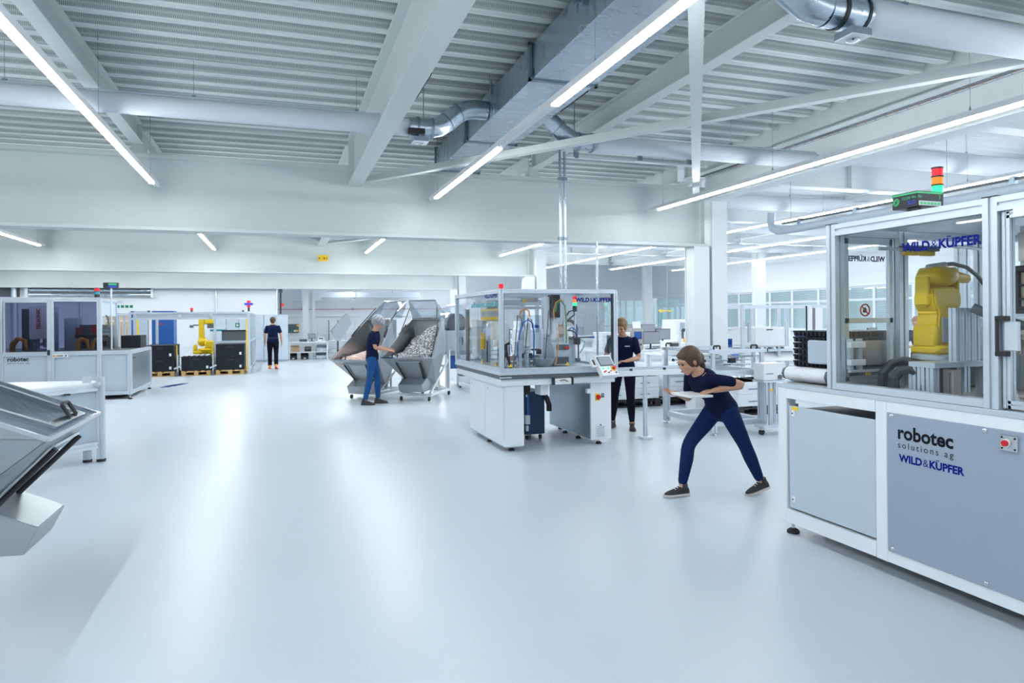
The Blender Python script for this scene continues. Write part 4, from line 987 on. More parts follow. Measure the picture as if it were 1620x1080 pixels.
# conveyor rail to the profile table on the right
t = Thing('conveyor_rail', 'long white conveyor rail joining the glazed machine to the profile table', 'conveyor', (4.8, 8.05, 0))
t.part('beam', mb().box(4.07, 5.50, 7.97, 8.13, .845, .92, .003), MT['white']); t.part('belt', mb().box(4.07, 5.50, 7.99, 8.11, .92, .928), MT['greylight'])
t.part('guide', mb().box(4.07, 5.50, 8.13, 8.15, .90, .95), MT['alu'])
for x in (4.35, 4.85, 5.3): t.part('sensor', mb().box(x-.015, x+.015, 7.955, 7.985, .915, .945, .002), MT['black'])
t.part('support', mb().prof((4.6, 8.05, .03), (4.6, 8.05, .845), .045), MT['alu']); t.part('support_plate', mb().box(4.53, 4.67, 7.98, 8.12, 0, .03, .003), MT['alu'])

t = Thing('profile_table', 'aluminium profile transfer table with slider rods behind the walking person', 'table', (5.97, 8.5, 0))
L = mb(); xs, ys = (5.57, 6.37), (7.92, 9.10)
for x in xs:
    for y in ys:
        L = mb(); L.prof((x, y, .04), (x, y, .88), .08); lg = t.part('leg', L, MT['alu']); t.part('foot', mb().lathe([(.05, 0), (.05, .012), (.014, .02), (.012, .05)], (x, y, 0), 'z', 14), MT['chrome'], lg, smooth=True)
for z in (.16, .72, .84):
    r = mb()
    for y in ys: r.prof((xs[0]+.04, y, z), (xs[1]-.04, y, z), .075)
    for x in xs: r.prof((x, ys[0]+.04, z), (x, ys[1]-.04, z), .075)
    if z > .2 and z < .8: r = mb(); r.prof((xs[0]+.04, ys[1], z), (xs[1]-.04, ys[1], z), .06)
    t.part('rail', r, MT['alu'])
for (x, y) in ((5.57, 7.92), (6.37, 7.92), (5.57, 9.1), (6.37, 9.1), (5.62, 8.5)):
    t.part('upper_post', mb().prof((x, y, .88), (x, y, 1.12), .045), MT['alu'])
for y in (7.92, 9.1):
    t.part('upper_beam', mb().prof((5.5, y, 1.14), (6.45, y, 1.14), .045), MT['alu'])
    t.part('end_cap', mb().box(6.45, 6.465, y-.025, y+.025, 1.115, 1.165), MT['black'])
t.part('upper_beam', mb().prof((5.57, 7.95, 1.14), (5.57, 9.07, 1.14), .045), MT['alu'])
for (y, z) in ((8.0, 1.06), (8.15, 1.0), (8.35, 1.05), (8.55, .98), (8.75, 1.04), (8.95, .97), (8.2, .93), (8.6, .92)):
    t.part('slider_rod', mb().cyl((5.6, y, z), (6.4, y, z), .014, n=8), MT['chrome'], smooth=True)
    t.part('rod_end', mb().cyl((5.585, y, z), (5.61, y, z), .022, n=8), MT['black'])
for i, (x, y, z) in enumerate(((5.75, 8.0, 1.02), (6.0, 8.15, .96), (6.2, 8.35, 1.0), (5.8, 8.6, .95), (6.15, 8.75, .98), (5.9, 8.3, .93))):
    t.part('slide_block', mb().box(x, x+.09, y-.04, y+.04, z, z+.07, .004), MT[('alu', 'black', 'bluehose', 'whitish', 'greydark', 'alu')[i]])
t.part('timing_wheel', mb().cyl((6.02, 7.99, 1.08), (6.02, 8.01, 1.08), .055, n=20), MT['acryl'])
for i, (x, y) in enumerate(((5.62, 9.1), (5.66, 7.95), (6.27, 7.95))):
    m = mb(); m.tube([(x-.05, y, 1.165), (x-.05, y, 1.205), (x-.04, y, 1.215), (x+.04, y, 1.215), (x+.05, y, 1.205), (x+.05, y, 1.165)], .012, 8); t.part('grab_handle', m, MT['black'], smooth=True)
t.part('lower_tray', mb().box(5.62, 6.33, 7.97, 9.05, .80, .815), MT['greylight'])

t = Thing('trolley', 'narrow aluminium trolley on castors beside the big machine', 'trolley', (6.38, 7.72, 0))
for x in (6.30, 6.46):
    for y in (7.66, 7.78): t.part('post', mb().prof((x, y, .14), (x, y, .72), .045), MT['alu'])
t.part('top_plate', mb().box(6.15, 6.75, 7.60, 7.84, .72, .745, .003), MT['alu']); t.part('base_bar', mb().box(6.16, 6.65, 7.62, 7.82, .10, .14, .003), MT['alu'])
t.part('tape_mark', mb().box(6.275, 6.325, 7.635, 7.64, .60, .63), MT['signyellow'])
for x in (6.2, 6.6):
    w = t.part('castor', mb().cyl((x, 7.70, .04), (x, 7.73, .04), .04, n=14), MT['rubber'], smooth=True); t.part('castor_fork', mb().box(x-.025, x+.025, 7.69, 7.74, .07, .10), MT['chrome'], w)
# ---------------------------------------------------------------- bulk hoppers (local: front faces -y, origin on the floor under the front rim)
def hopper(label, loc, rotz, dz, lid, fill, grp, lw=.31, rise=.75, lean=0.0, sy=.38):
    t = Thing('bulk_hopper', label, 'hopper', (0,0,0), grp, world=False)
    w, s, T = .53, .245, .012
    A, B, K, Lb = (0, .87+dz), (1.0, .87+rise+dz), (1.22, .87+rise+dz), (1.22, .95+dz)
    Cc, Sb = (.40, .46+dz), (.85, .22+dz)
    D, E = (.13, .335+dz), (.20, .195+dz)
    P = lambda x, q: (x, q[0], q[1])
    hb = mb()
    hb.slab([P(-w, A), P(w, A), P(s, Cc), P(-s, Cc)], T)                              # front
    for k in (-1, 1):
        hb.slab([P(k*w, A), P(k*lw, B), P(k*lw, Lb)], T); hb.slab([P(k*lw, B), P(k*lw, K), P(k*lw, Lb)], T)
        hb.slab([P(k*w, A), P(k*lw, Lb), P(k*s, Sb)], T); hb.slab([P(k*w, A), P(k*s, Sb), P(k*s, Cc)], T)
    hb.slab([P(-lw, K), P(lw, K), P(lw, Lb), P(-lw, Lb)], T); hb.slab([P(-lw, Lb), P(lw, Lb), P(s, Sb), P(-s, Sb)], T)
    hb.slab([P(-lw, B), P(lw, B), P(lw, K), P(-lw, K)], T)
    body = t.part('body', hb, MT['steel'])
    rm = mb(); rm.bar(P(-w-.01, A), P(w+.01, A), .03, .022)
    for k in (-1, 1): rm.bar(P(k*w, A), P(k*lw, B), .028, .022)
    rm.bar(P(-lw, B), P(lw, B), .03, .022)
    t.part('rim', rm, MT['chrome'], body)
    sp = mb()
    sp.slab([P(-s, Cc), P(s, Cc), P(s, D), P(-s, D)], T); sp.slab([P(-s, D), P(s, D), P(s, E), P(-s, E)], T)
    for k in (-1, 1): sp.slab([P(k*s, Cc), P(k*s, D), P(k*s, E), P(k*s, Sb)], T, (1,0,0))
    sp.slab([P(-s, E), P(s, E), P(s, Sb), P(-s, Sb)], T)
    t.part('chute', sp, MT['steel'])
    nf = V((0, -(A[1]-Cc[1]), -(Cc[0]-A[0]))).normalized()                              # outward normal of the front
    q = lambda x, f: V((x, A[0]+(Cc[0]-A[0])*f, A[1]+(Cc[1]-A[1])*f))+nf*.012
    fl = mb(); fl.slab([q(-.215, .22), q(.215, .22), q(.205, .97), q(-.205, .97)], .006); fp = t.part('flap', fl, MT['steel_in'])
    bb = mb(); bb.bar(q(-.24, .16)+nf*.012, q(.24, .16)+nf*.012, .016); bb.bar(q(-.21, 1.0)+nf*.012, q(.21, 1.0)+nf*.012, .016); t.part('flap_bar', bb, MT['chrome'], fp)
    for k in (-1, 1):
        g = mb(); g.cyl(q(k*.245, .17)+nf*.03, q(k*.20, .98)+nf*.03, .017, n=10); t.part('grip', g, MT['black'], fp, smooth=True)
    # lid: clear sheet in a metal frame
    lf = mb()
    pl = lambda x, y, o=0.0: V((x*(w+(lw-w)*y), y, .87+dz+rise*y))+V((0, -rise, 1)).normalized()*o
    hn = V((0, -rise, 1)).normalized()
    if lid == 'closed':
        q4 = [pl(-.97, .02), pl(.97, .02), pl(.97, .98), pl(-.97, .98)]
        pn = mb(); pn.slab(q4, .006, hn)
        for k in (-1, 1): lf.bar(pl(k*.52+.03, .05, .012), pl(k*.72+.03, .95, .012), .045, .016, hn)
        lf.bar(pl(-.55, .055, .014), pl(.62, .055, .014), .055, .014, hn); lf.bar(pl(-.85, .93, .014), pl(.85, .93, .014), .05, .014, hn)
        hc = pl(.10, .05, .02)
    else:
        H0, H1 = pl(-.98, 1.0, .02), pl(.98, 1.0, .02); up = V((lean, .55, .38))
        c4 = [H0, H1, H1+up, H0+up]
        for i in range(4): lf.bar(c4[i], c4[(i+1) % 4], .026, .02, (0,-.42,.9))
        pn = mb(); pn.slab(c4, .006)
        pn.slab([H1, H1+up, V((H1.x, 1.5, H1.z+.02))], .005); pn.slab([H0, H0+up, V((H0.x, 1.5, H0.z+.02))], .005)
        hc = V((-.25, .0, .90+dz)); hn = V((0,0,1))
    lidp = t.part('lid_frame', lf, MT['chrome']); t.part('lid_sheet', pn, MT['acryl'], lidp)
    if lid != 'closed':
        for k in (-1, 1):
            gs = mb(); gs.cyl(pl(k*.97, .62, .05), pl(k*.97, 1.0, .06)+V((lean*.5, .27, .2)), .010, n=8); gs.cyl(pl(k*.97, .55, .03), pl(k*.97, .78, .05), .017, n=8); t.part('gas_strut', gs, MT['black'], lidp)
    hh = mb()
    if lid == 'closed':
        e = V((.14, 0, 0)); b0, b1 = hc-e*.0, hc+e
        u2 = hn*.06+V((0, .07, .07*rise))
        hh.tube([b0, b0+u2*.9, b0+u2+e*.12, b1+u2-e*.12, b1+u2*.9, b1], .012, 8)
    else:
        hh.tube([hc+V((-.055,0,-.02)), hc+V((-.055,0,.03)), hc+V((-.04,0,.045)), hc+V((.04,0,.045)), hc+V((.055,0,.03)), hc+V((.055,0,-.02))], .012, 8)
    t.part('lid_handle', hh, MT['black'], lidp, smooth=True)
    # stand
    sd = mb(); ye = sy+1.1
    for k in (-1, 1):
        sd.bar((k*.30, sy, .12), (k*.30, ye, .12), .05); sd.bar((k*.30, ye, .12), (k*.30, ye, .95+dz), .055); sd.bar((k*.30, sy+.05, .14), (k*.30, ye-.05, .75+dz), .035)
        sd.bar((k*.30, sy+.55, .14), (k*.26, 1.0, .45+dz), .04)
    sd.bar((-.36, sy, .12), (.36, sy, .12), .05); sd.bar((-.34, ye, .12), (.34, ye, .12), .05); sd.bar((-.32, ye, .62), (.32, ye, .62), .04)
    stand = t.part('stand', sd, MT['white'])
    for k, y in ((-.30, sy), (.30, sy), (-.30, ye), (.30, ye)):
        t.part('castor', mb().cyl((k-.014, y, .042), (k+.014, y, .042), .042, n=16), MT['rubber'], stand, smooth=True)
    # contents
    if fill:
        rr = random.Random(3 if fill == 'granulate' else 5); hp = mb()
        def hz(u, y):      # heap surface, u runs -1..1 across
            top = .87+dz+rise*y
            return top-.05-(.34*(1-u)*.5*min(1, y*1.8))+.02*math.sin(u*6) if fill == 'granulate' else top-.07-.62*max(0, y-.22)-.10*(1-u)*.5
        wx = lambda y: w+(lw-w)*y-.05
        nx, ny = 22, 22
        for i in range(nx):
            for j in range(ny):
                def p(a, b):
                    y = .06+.90*b/ny; u = -1+2*a/nx; return (u*wx(y), y, hz(u, y))
                hp._new([p(i, j), p(i+1, j), p(i+1, j+1), p(i, j+1)], [(0,1,2,3)])
        r0 = .024 if fill == 'granulate' else .020
        for _ in range(1500 if fill == 'granulate' else 1100):
            u = rr.uniform(-.97, .97); y = rr.uniform(.08, .93); x = u*wx(y); z = hz(u, y)+rr.uniform(0, .012)
            ax = V((rr.uniform(-1,1), rr.uniform(-1,1), rr.uniform(-1,1))).normalized(); r = r0*rr.uniform(.7, 1.1)
            hp.mi = 1 if rr.random() < .42 else 0
            hp.cyl(V((x, y, z))-ax*r*.45, V((x, y, z))+ax*r*.45, r, r*.8, n=7)
        nm = 'moulded_caps'
        o = hp.obj(nm, [MT['granulate'], MT['granlight']] if fill == 'granulate' else [MT['pinkparts'], MT['pinkparts']])
        o.location = loc; o.rotation_euler = (0, 0, rotz)
        o['kind'] = 'stuff'; o['category'] = 'plastic caps'
        o['label'] = 'grey and silver loose caps heaped in the right hand hopper' if fill == 'granulate' else 'pale pink loose caps heaped in the hopper behind the woman'
    t.o.location = loc; t.o.rotation_euler = (0, 0, rotz)
    return t
HG = 'stainless bulk hoppers'
hopper('stainless bulk hopper full of grey caps beside the woman in a hair net', (2.31, 13.12, 0), math.radians(-34), 0, 'open', 'granulate', HG, .31, .75, -.32)
hopper('stainless bulk hopper with pink caps behind the woman in a hair net', (1.38, 13.83, 0), math.radians(-38), -.06, 'open', 'pink', HG, .28, .80, .10)
hopper('stainless hopper with closed clear lid cut off by the left picture edge', (-1.17, 4.74, 0), PI/2, .13, 'closed', None, HG, .50, .42, 0, 1.05)
# drum feeder behind the hopper
t = Thing('drum_feeder', 'grey drum feeder with clear hood and black door handles right of the hoppers', 'feeder', (3.7, 14.9, 0))
m = mb(); m.poly([(14.4, .92), (14.55, .82), (15.3, .82), (15.45, .92), (15.45, 1.36), (14.4, 1.36)], 'x', 3.38, 4.02); bd = t.part('body', m, MT['greylight'])
for a, b in ((3.39, 3.69), (3.71, 4.01)):
    d = t.part('door', mb().box(a, b, 14.385, 14.4, .93, 1.34, .003), MT['greylight'], bd); xh = b-.03 if a < 3.5 else a+.03
    t.part('door_handle', mb().tube([(xh, 14.385, 1.06), (xh, 14.34, 1.075), (xh, 14.34, 1.19), (xh, 14.385, 1.205)], .011, 8), MT['black'], d, smooth=True)
h = mb(); h.loft([[V((3.42+.27*(1-math.cos(PI*k/10)), y, 1.36+.58*math.sin(PI*k/10))) for k in range(11)] for y in (14.5, 15.3)], cap=True)
t.part('hood', h, MT['acryl'])
t.part('drum', mb().cyl((3.68, 14.6, 1.52), (3.68, 15.2, 1.52), .22, n=18), MT['greydark'], smooth=True)
t.part('motor', mb().box(3.5, 3.75, 14.6, 14.85, .52, .80, .02), MT['blue'], label='blue drive motor'); t.part('gearbox', mb().box(3.75, 3.95, 14.6, 14.85, .35, .6, .01), MT['greydark'])
for x in (3.42, 3.98):
    for y in (14.45, 15.4): t.part('leg', mb().box(x-.04, x+.04, y-.04, y+.04, .08, .85), MT['white'])
for x in (3.42, 3.98): t.part('base_rail', mb().box(x-.035, x+.035, 14.3, 15.55, .06, .14), MT['white'])
for x, y in ((3.42, 14.35), (3.98, 14.35), (3.42, 15.5), (3.98, 15.5)): t.part('castor', mb().cyl((x-.014, y, .032), (x+.014, y, .032), .032, n=12), MT['rubber'])

# ---------------------------------------------------------------- machine at the left
t = Thing('welding_cell', 'grey panelled cell with smoked windows at the left edge', 'machine', (-4.2, 17.2, 0))
fr = mb(); Y0, Z1 = 16.0, 2.12
for x in (-6.4, -5.22, -4.36, -3.52): fr.prof((x, Y0+.04, .10), (x, Y0+.04, Z1), .08)
fr.prof((-2.97, Y0+.04, .10), (-2.97, Y0+.04, 1.0), .08); fr.prof((-2.97, 18.3, .10), (-2.97, 18.3, 1.0), .08); fr.prof((-3.52, 17.55, 1.0), (-3.52, 17.55, 2.08), .05); fr.prof((-6.4, 18.3, .1), (-6.4, 18.3, 2.1), .08)
for z in (.14, .98): fr.prof((-6.4, Y0+.042, z), (-2.99, Y0+.042, z), .076); fr.prof((-2.97, Y0+.08, z), (-2.97, 18.27, z), .076)
fr.prof((-6.4, Y0+.042, Z1-.04), (-3.52, Y0+.042, Z1-.04), .076); fr.prof((-3.52, Y0+.08, Z1-.05), (-3.52, 17.55, Z1-.06), .05); fr.prof((-6.4, 18.3, Z1-.04), (-3.52, 18.3, Z1-.04), .06)
t.part('frame', fr, MT['alu'])
for i, (a, b) in enumerate(((-6.36, -5.26), (-5.18, -4.40), (-4.32, -3.56), (-3.48, -3.01))):
    p = t.part('panel', mb().box(a, b, Y0+.03, Y0+.04, .18, .94, .002), MT['greylight'])
    if i == 1: robotec(t, (-5.12, Y0+.028, .845), (1,0,0), .36, p)
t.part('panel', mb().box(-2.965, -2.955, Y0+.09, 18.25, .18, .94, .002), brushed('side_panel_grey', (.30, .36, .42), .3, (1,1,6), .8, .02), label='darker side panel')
for i, (a, b) in enumerate(((-6.36, -5.26), (-5.18, -4.40), (-4.32, -3.56))): t.part('smoked_window', mb().box(a, b, Y0+.03, Y0+.036, 1.03, 2.03), MT['smoke'])
t.part('side_window', mb().box(-3.53, -3.524, Y0+.09, 17.52, 1.03, 1.95), MT['glass']); t.part('side_panel_top', mb().box(-3.535, -3.52, Y0+.09, 17.52, 1.74, 2.05), MT['greydoor'])
df = mb(); df.prof((-5.17, Y0+.02, 1.02), (-5.17, Y0+.02, 2.04), .04); df.prof((-4.42, Y0+.02, .18), (-4.42, Y0+.02, 2.04), .04); df.prof((-5.17, Y0+.02, 2.03), (-4.42, Y0+.02, 2.03), .04); dd = t.part('door_frame', df, MT['alu'])
t.part('door_handle', mb().box(-4.43, -4.385, Y0-.03, Y0, .95, 1.06, .004), MT['black'], dd)
bx = t.part('button_box', mb().box(-4.34, -4.08, Y0-.02, Y0+.03, .90, .97, .003), MT['whitish'])
for i, c in enumerate(('red', 'signyellow', 'teal', 'redink', 'blue', 'whitish', 'black')): t.part('button', mb().cyl((-4.315+i*.035, Y0-.02, .937), (-4.315+i*.035, Y0-.035, .937), .014, n=10), MT[c], bx)
t.part('work_top', mb().box(-3.5, -2.94, Y0+.02, 18.3, 1.0, 1.012), MT['greylight']); t.part('floor_plate', mb().box(-6.4, -3.0, Y0+.1, 18.3, 1.0, 1.02), MT['greydark'])
t.part('hanger_plate', mb().box(-3.1, -2.95, Y0+.1, 16.5, .84, .86), MT['black'])
for x, y in ((-5.22, 16.06), (-4.36, 16.06), (-3.5, 16.06), (-2.97, 16.04), (-2.97, 18.25)): levelling_foot(t, x, y, .12, .04)
t.part('plinth_cover', mb().box(-6.2, -3.1, 16.5, 18.1, .03, .12), MT['greydark'])
# inside: ultrasonic head, arms, clutter
wh = t.part('ultrasonic_head', mb().box(-4.98, -4.62, 16.8, 17.2, 1.26, 1.98, .006), MT['whitish'], label='white ultrasonic head with red lettering')
t.adopt(text_mesh('lettering', 'TELSONIC', 1, (-4.78, 16.795, 1.46), (0,0,1), (-1,0,0), MT['redink'], .03, width=.45), wh)
t.part('dark_column', mb().box(-5.14, -4.98, 16.9, 17.3, 1.02, 1.9), MT['greydark']); t.part('dark_column', mb().box(-4.62, -4.55, 17.1, 17.2, 1.02, 1.95), MT['alu'])
hd = mb(); hd.cyl((-4.88, 16.95, 1.05), (-4.88, 16.95, 1.26), .05, n=12); hd.cyl((-4.72, 16.95, 1.08), (-4.72, 16.95, 1.26), .06, n=12); hd.box(-4.95, -4.5, 16.9, 17.0, 1.12, 1.18); t.part('sonotrode', hd, MT['greylight'])
for (x, y, s) in ((-5.12, 16.6, 1), (-4.0, 16.7, .8), (-3.75, 16.8, .7)):
    a = mb(); a.tube([(x-.10*s, y, 1.02), (x-.09*s, y, 1.16*1), (x, y, 1.16+.12*s), (x+.12*s, y, 1.14+.10*s), (x+.15*s, y, 1.04)], [.05*s,.055*s,.05*s,.045*s,.03*s], 10); t.part('orange_arm', a, paint('robot_orange', (.75, .30, .015), .4), smooth=True)
t.part('rear_cabinet', mb().box(-4.25, -3.6, 17.6, 18.1, 1.02, 1.55), MT['greydark']); t.part('red_case', mb().box(-3.93, -3.80, 17.2, 17.3, 1.36, 1.54, .004), MT['red']); t.part('red_case', mb().box(-4.26, -4.13, 17.3, 17.4, 1.25, 1.50, .004), paint('dull_red', (.35, .06, .06), .5))
t.part('grey_cabinet', mb().box(-4.5, -4.25, 17.4, 17.8, 1.02, 1.7), MT['greydoor']); t.part('dark_tray', mb().box(-4.2, -3.56, 17.0, 17.3, 1.28, 1.34, .004), MT['black'])
ck = mb(); ck.ball((-4.0, 17.0, 1.16), .06); ck.ball((-3.85, 17.0, 1.14), .07); ck.box(-3.78, -3.58, 16.95, 17.1, 1.08, 1.2); t.part('cable_clutter', ck, MT['black'])
t.part('side_handle', mb().tube([(-3.50, 16.5, 1.45), (-3.46, 16.5, 1.5), (-3.45, 16.5, 1.6), (-3.46, 16.5, 1.7), (-3.50, 16.5, 1.75)], .02, 8), MT['greydark'])
t.part('crate_on_top', mb().box(-3.4, -3.0, 17.4, 18.1, 1.012, 1.3, .01), MT['crate'], label='dark open crate on the work top')
signal_tower('red and green signal tower on the left grey cell', -3.56, 16.05, Z1, .05, .20, ['teal', 'ltred'])
t = Thing('counter_display', 'small green and blue counter display on a pole above the left cell', 'display', (-3.42, 16.6, Z1-.12))
t.part('pole', mb().cyl((-3.42, 16.6, 1.012), (-3.42, 16.6, 2.34), .018, n=8), MT['alu']); t.part('case', mb().box(-3.56, -3.28, 16.55, 16.65, 2.34, 2.45, .003), MT['black'])
t.part('display', mb().box(-3.46, -3.30, 16.545, 16.55, 2.395, 2.435), MT['scr_green']); t.part('display', mb().box(-3.46, -3.30, 16.545, 16.55, 2.35, 2.385), MT['scr_blue'])

# profile conveyor table in front of it
t = Thing('profile_conveyor', 'low aluminium conveyor table between the left hopper and the grey cell', 'conveyor', (-2.6, 9.4, 0))
for x, y in ((-1.98, 9.05), (-2.12, 9.05), (-2.98, 8.1), (-2.86, 8.0)):
    t.part('post', mb().prof((x, y, .03), (x, y, .98 if x > -2.5 else .93), .075), MT['alu']); t.part('foot', mb().cyl((x, y, 0), (x, y, .03), .05, n=12), MT['black'])
t.part('top', mb().slab([(-3.9, 8.05, .90), (-2.9, 8.0, .90), (-2.0, 9.0, .90), (-2.1, 9.35, .90), (-3.6, 9.6, .90)], .03), MT['whitish'])
r = mb(); r.prof((-2.92, 8.02, .86), (-2.02, 9.0, .86), .075); t.part('side_rail', r, MT['alu']); r = mb(); r.prof((-2.92, 8.02, .2), (-2.02, 9.0, .2), .075); t.part('side_rail', r, MT['alu'])
t.part('side_sheet', mb().slab([(-2.92, 8.04, .22), (-2.02, 9.02, .22), (-2.02, 9.02, .84), (-2.92, 8.04, .84)], .005), MT['greylight'])
for f in (.22, .35, .72): t.part('clamp_lever', mb().bar((-2.92+.9*f, 7.98+.98*f, .82), (-2.86+.9*f, 8.04+.98*f, .815), .02), MT['black'])
m = mb(); m.cyl((-1.99, 9.0, .9), (-1.99, 8.93, .9), .03, n=12); t.part('joint', m, MT['alu']); t.part('motor', mb().box(-3.1, -2.95, 7.95, 8.1, .72, .9, .01), MT['galv_dk'])

# ---------------------------------------------------------------- robot palletising cell
t = Thing('robot_enclosure', 'open fronted robot cell with grey top band along the rear wall', 'machine enclosure', (-2.4, 23.5, 0))
fr = mb(); Yc = 22.25
for x in (-4.12, -3.98, -.90): fr.prof((x, Yc, .0), (x, Yc, 1.86), .08)
for x in (-3.60,): fr.prof((x, Yc+1.25, .0), (x, Yc+1.25, 1.68), .07)
fr.prof((-2.80, Yc, 1.68), (-2.80, Yc, 1.86), .06); fr.prof((-1.96, Yc, 1.68), (-1.96, Yc, 1.86), .06); fr.prof((-1.90, Yc+.6, 0), (-1.90, Yc+.6, 1.68), .07)
for z in (1.69, 1.85): fr.prof((-4.12, Yc, z), (-.9, Yc, z), .06)
for y in (24.0, 25.8, 27.6): fr.prof((-.90, y, 0), (-.90, y, 1.86), .07)
for z in (.12, .95, 1.83): fr.prof((-.90, Yc, z), (-.90, 27.6, z), .06)
fr.prof((-4.7, Yc+1.5, 0), (-4.7, Yc+1.5, 1.86), .08); fr.prof((-4.7, Yc+1.5, 1.83), (-4.1, Yc, 1.83), .06); fr.prof((-4.4, Yc+.75, .4), (-4.4, Yc+.75, 1.8), .07)
fr.prof((-1.9, Yc+.4, .95), (-.9, Yc+.4, .95), .05)
t.part('frame', fr, MT['alu'])
for a, b in ((-3.94, -2.84), (-2.76, -2.0), (-1.92, -.95)): t.part('band_panel', mb().box(a, b, Yc-.01, Yc, 1.72, 1.82), MT['greylight'])
for y in (22.3, 24.05, 25.85): t.part('fence_panel', mb().box(-.903, -.897, y, y+1.7, .16, 1.8), MT['glass'])
for x in (-3.90, -.96): t.part('light_curtain', mb().box(x-.02, x+.02, Yc-.06, Yc-.02, .12, 1.66), MT['signyellow'])
for x in (-3.62, -2.48, -1.06): t.part('lamp_block', mb().box(x-.03, x+.03, Yc-.03, Yc+.03, 1.88, 1.93), MT['greydark'])
t.part('red_lamp', mb().cyl((-2.48, Yc, 1.93), (-2.48, Yc, 2.0), .04, n=12), MT['ltred'])
for x in (-2.86, -1.9):
    t.part('centring_stop', mb().box(x-.04, x+.04, Yc-.2, Yc+.5, 0.0, .12), MT['greydark']); t.part('centring_arm', mb().box(x-.02, x+.02, Yc-.1, Yc-.04, .12, .62), MT['greylight']); t.part('roller_arm', mb().bar((x-.08, Yc-.2, .22), (x+.10, Yc-.2, .30), .05), MT['alu'])
    t.part('striped_post', mb().box(x-.04, x-.015, Yc-.02, Yc+.02, .12, .9), MT['signyellow'])
t = Thing('signal_light', 'red and blue cross shaped signal light on the robot cell corner', 'signal light', (-.9, 22.25, 1.88), 'signal towers')
t.part('pole', mb().cyl((-.9, 22.25, 1.89), (-.9, 22.25, 2.02), .03, n=10), MT['black']); t.part('red_lens', mb().cyl((-.9, 22.25, 2.02), (-.9, 22.25, 2.22), .05, n=12), MT['ltred']); t.part('blue_lens', mb().box(-1.02, -.78, 22.2, 22.3, 2.08, 2.15, .01), MT['scr_blue'])

def pallet(label, x, y, mat='wood', grp='wooden pallets in the robot cell', w=.8, d=1.2):
    t = Thing('pallet', label, 'pallet', (x, y, 0), grp)
    for i in range(5): a = x-w/2+i*(w-.10)/4; t.part('deck_board', mb().box(a, a+.10, y-d/2, y+d/2, .122, .144), MT[mat])
    for yy in (y-d/2, y-.05, y+d/2-.10):
        for i in range(3): a = x-w/2+i*(w-.12)/2; t.part('block', mb().box(a, a+.12, yy, yy+.10, .022, .10), MT[mat])
        t.part('stringer', mb().box(x-w/2, x+w/2, yy, yy+.10, .10, .122), MT[mat]); t.part('bottom_board', mb().box(x-w/2, x+w/2, yy, yy+.10, 0, .022), MT[mat])
    return t
def crate(label, x, y, z, w, d, h, grp='black crates on the pallets'):
    t = Thing('crate', label, 'crate', (x, y, z), grp)
    m = mb(); m.box(x-w/2+.01, x+w/2-.01, y-d/2+.01, y+d/2-.01, z, z+h-.03); b = t.part('body', m, MT['crate'])
    t.part('rim', mb().box(x-w/2, x+w/2, y-d/2, y+d/2, z+h-.035, z+h-.006, .004), MT['crate'], b)
    r = mb()
    for i in range(6): a = x-w/2+.05+i*(w-.12)/5; r.box(a, a+.02, y-d/2+.002, y-d/2+.012, z+.02, z+h-.04)
    t.part('ribs', r, MT['crate'], b)
    t.part('label_card', mb().box(x+w/2-.14, x+w/2-.08, y-d/2-.002, y-d/2+.002, z+.06, z+.14), MT['white'], b); t.part('hand_hole', mb().box(x-.09, x+.09, y-d/2-.001, y-d/2+.006, z+h-.11, z+h-.06), MT['black'], b)
    return t
for x, nm in ((-3.33, 'left'), (-2.36, 'middle'), (-1.43, 'right')): pallet('wooden pallet under the %s pile of black crates' % nm, x, 22.72)
crate('lower black crate of the left pile in the robot cell', -3.33, 22.72, .145, .78, 1.18, .385); crate('upper black crate of the left pile in front of the blue cabinet', -3.33, 22.72, .53, .78, 1.18, .385)
crate('single black crate in front of the yellow robot', -2.36, 22.72, .145, .82, 1.18, .42)
crate('lower black crate of the right pile in the robot cell', -1.43, 22.72, .145, .80, 1.18, .385); crate('upper black crate of the right pile in the robot cell', -1.43, 22.72, .53, .80, 1.18, .385)
for i in range(5): solo('plastic_bag', mb().box(-2.70+i*.14, -2.59+i*.14, 22.3, 22.9, .565, .60, .02), MT['whitish'], 'white bag lying in the single crate before the yellow robot', 'bag', (-2.6+i*.14, 22.6, .565), 'white bags in the single crate')

t = Thing('robot', 'tall yellow robot arm behind the middle pallet in the rear cell', 'robot', (-2.28, 23.9, 0))
t.part('pedestal', mb().lathe([(.30, 0), (.30, .05), (.20, .08), (.20, .52), (.26, .55)], (-2.28, 23.9, 0), 'z', 20), MT['greydark'], smooth=True)
m = mb(); m.box(-2.62, -1.98, 23.7, 24.1, .56, .66, .03); m.box(-2.62, -2.52, 23.72, 24.08, .60, .86, .03); m.lathe([(.24, .62), (.26, .70), (.20, .74)], (-2.24, 23.9, 0), 'z', 16); t.part('base', m, MT['yellow'], smooth=True)
m = mb(); m.box(-2.28, -1.97, 23.7, 24.1, .72, .98, .04); m.ball((-2.36, 23.9, .95), .15, (1,1,1)); t.part('shoulder', m, MT['yellow'], smooth=True)
m = mb(); m.loft([[V((x, y, z)) for x, y in ((-2.46, 23.82), (-2.46+w, 23.82), (-2.46+w, 23.98), (-2.46, 23.98))] for z, w in ((.85, .20), (1.1, .17), (1.6, .15), (1.78, .17))]); t.part('lower_arm', m, MT['yellow'], smooth=True)
m = mb(); m.box(-2.30, -1.98, 23.78, 24.02, 1.50, 1.80, .04); t.part('elbow_housing', m, MT['yellow'], smooth=True)
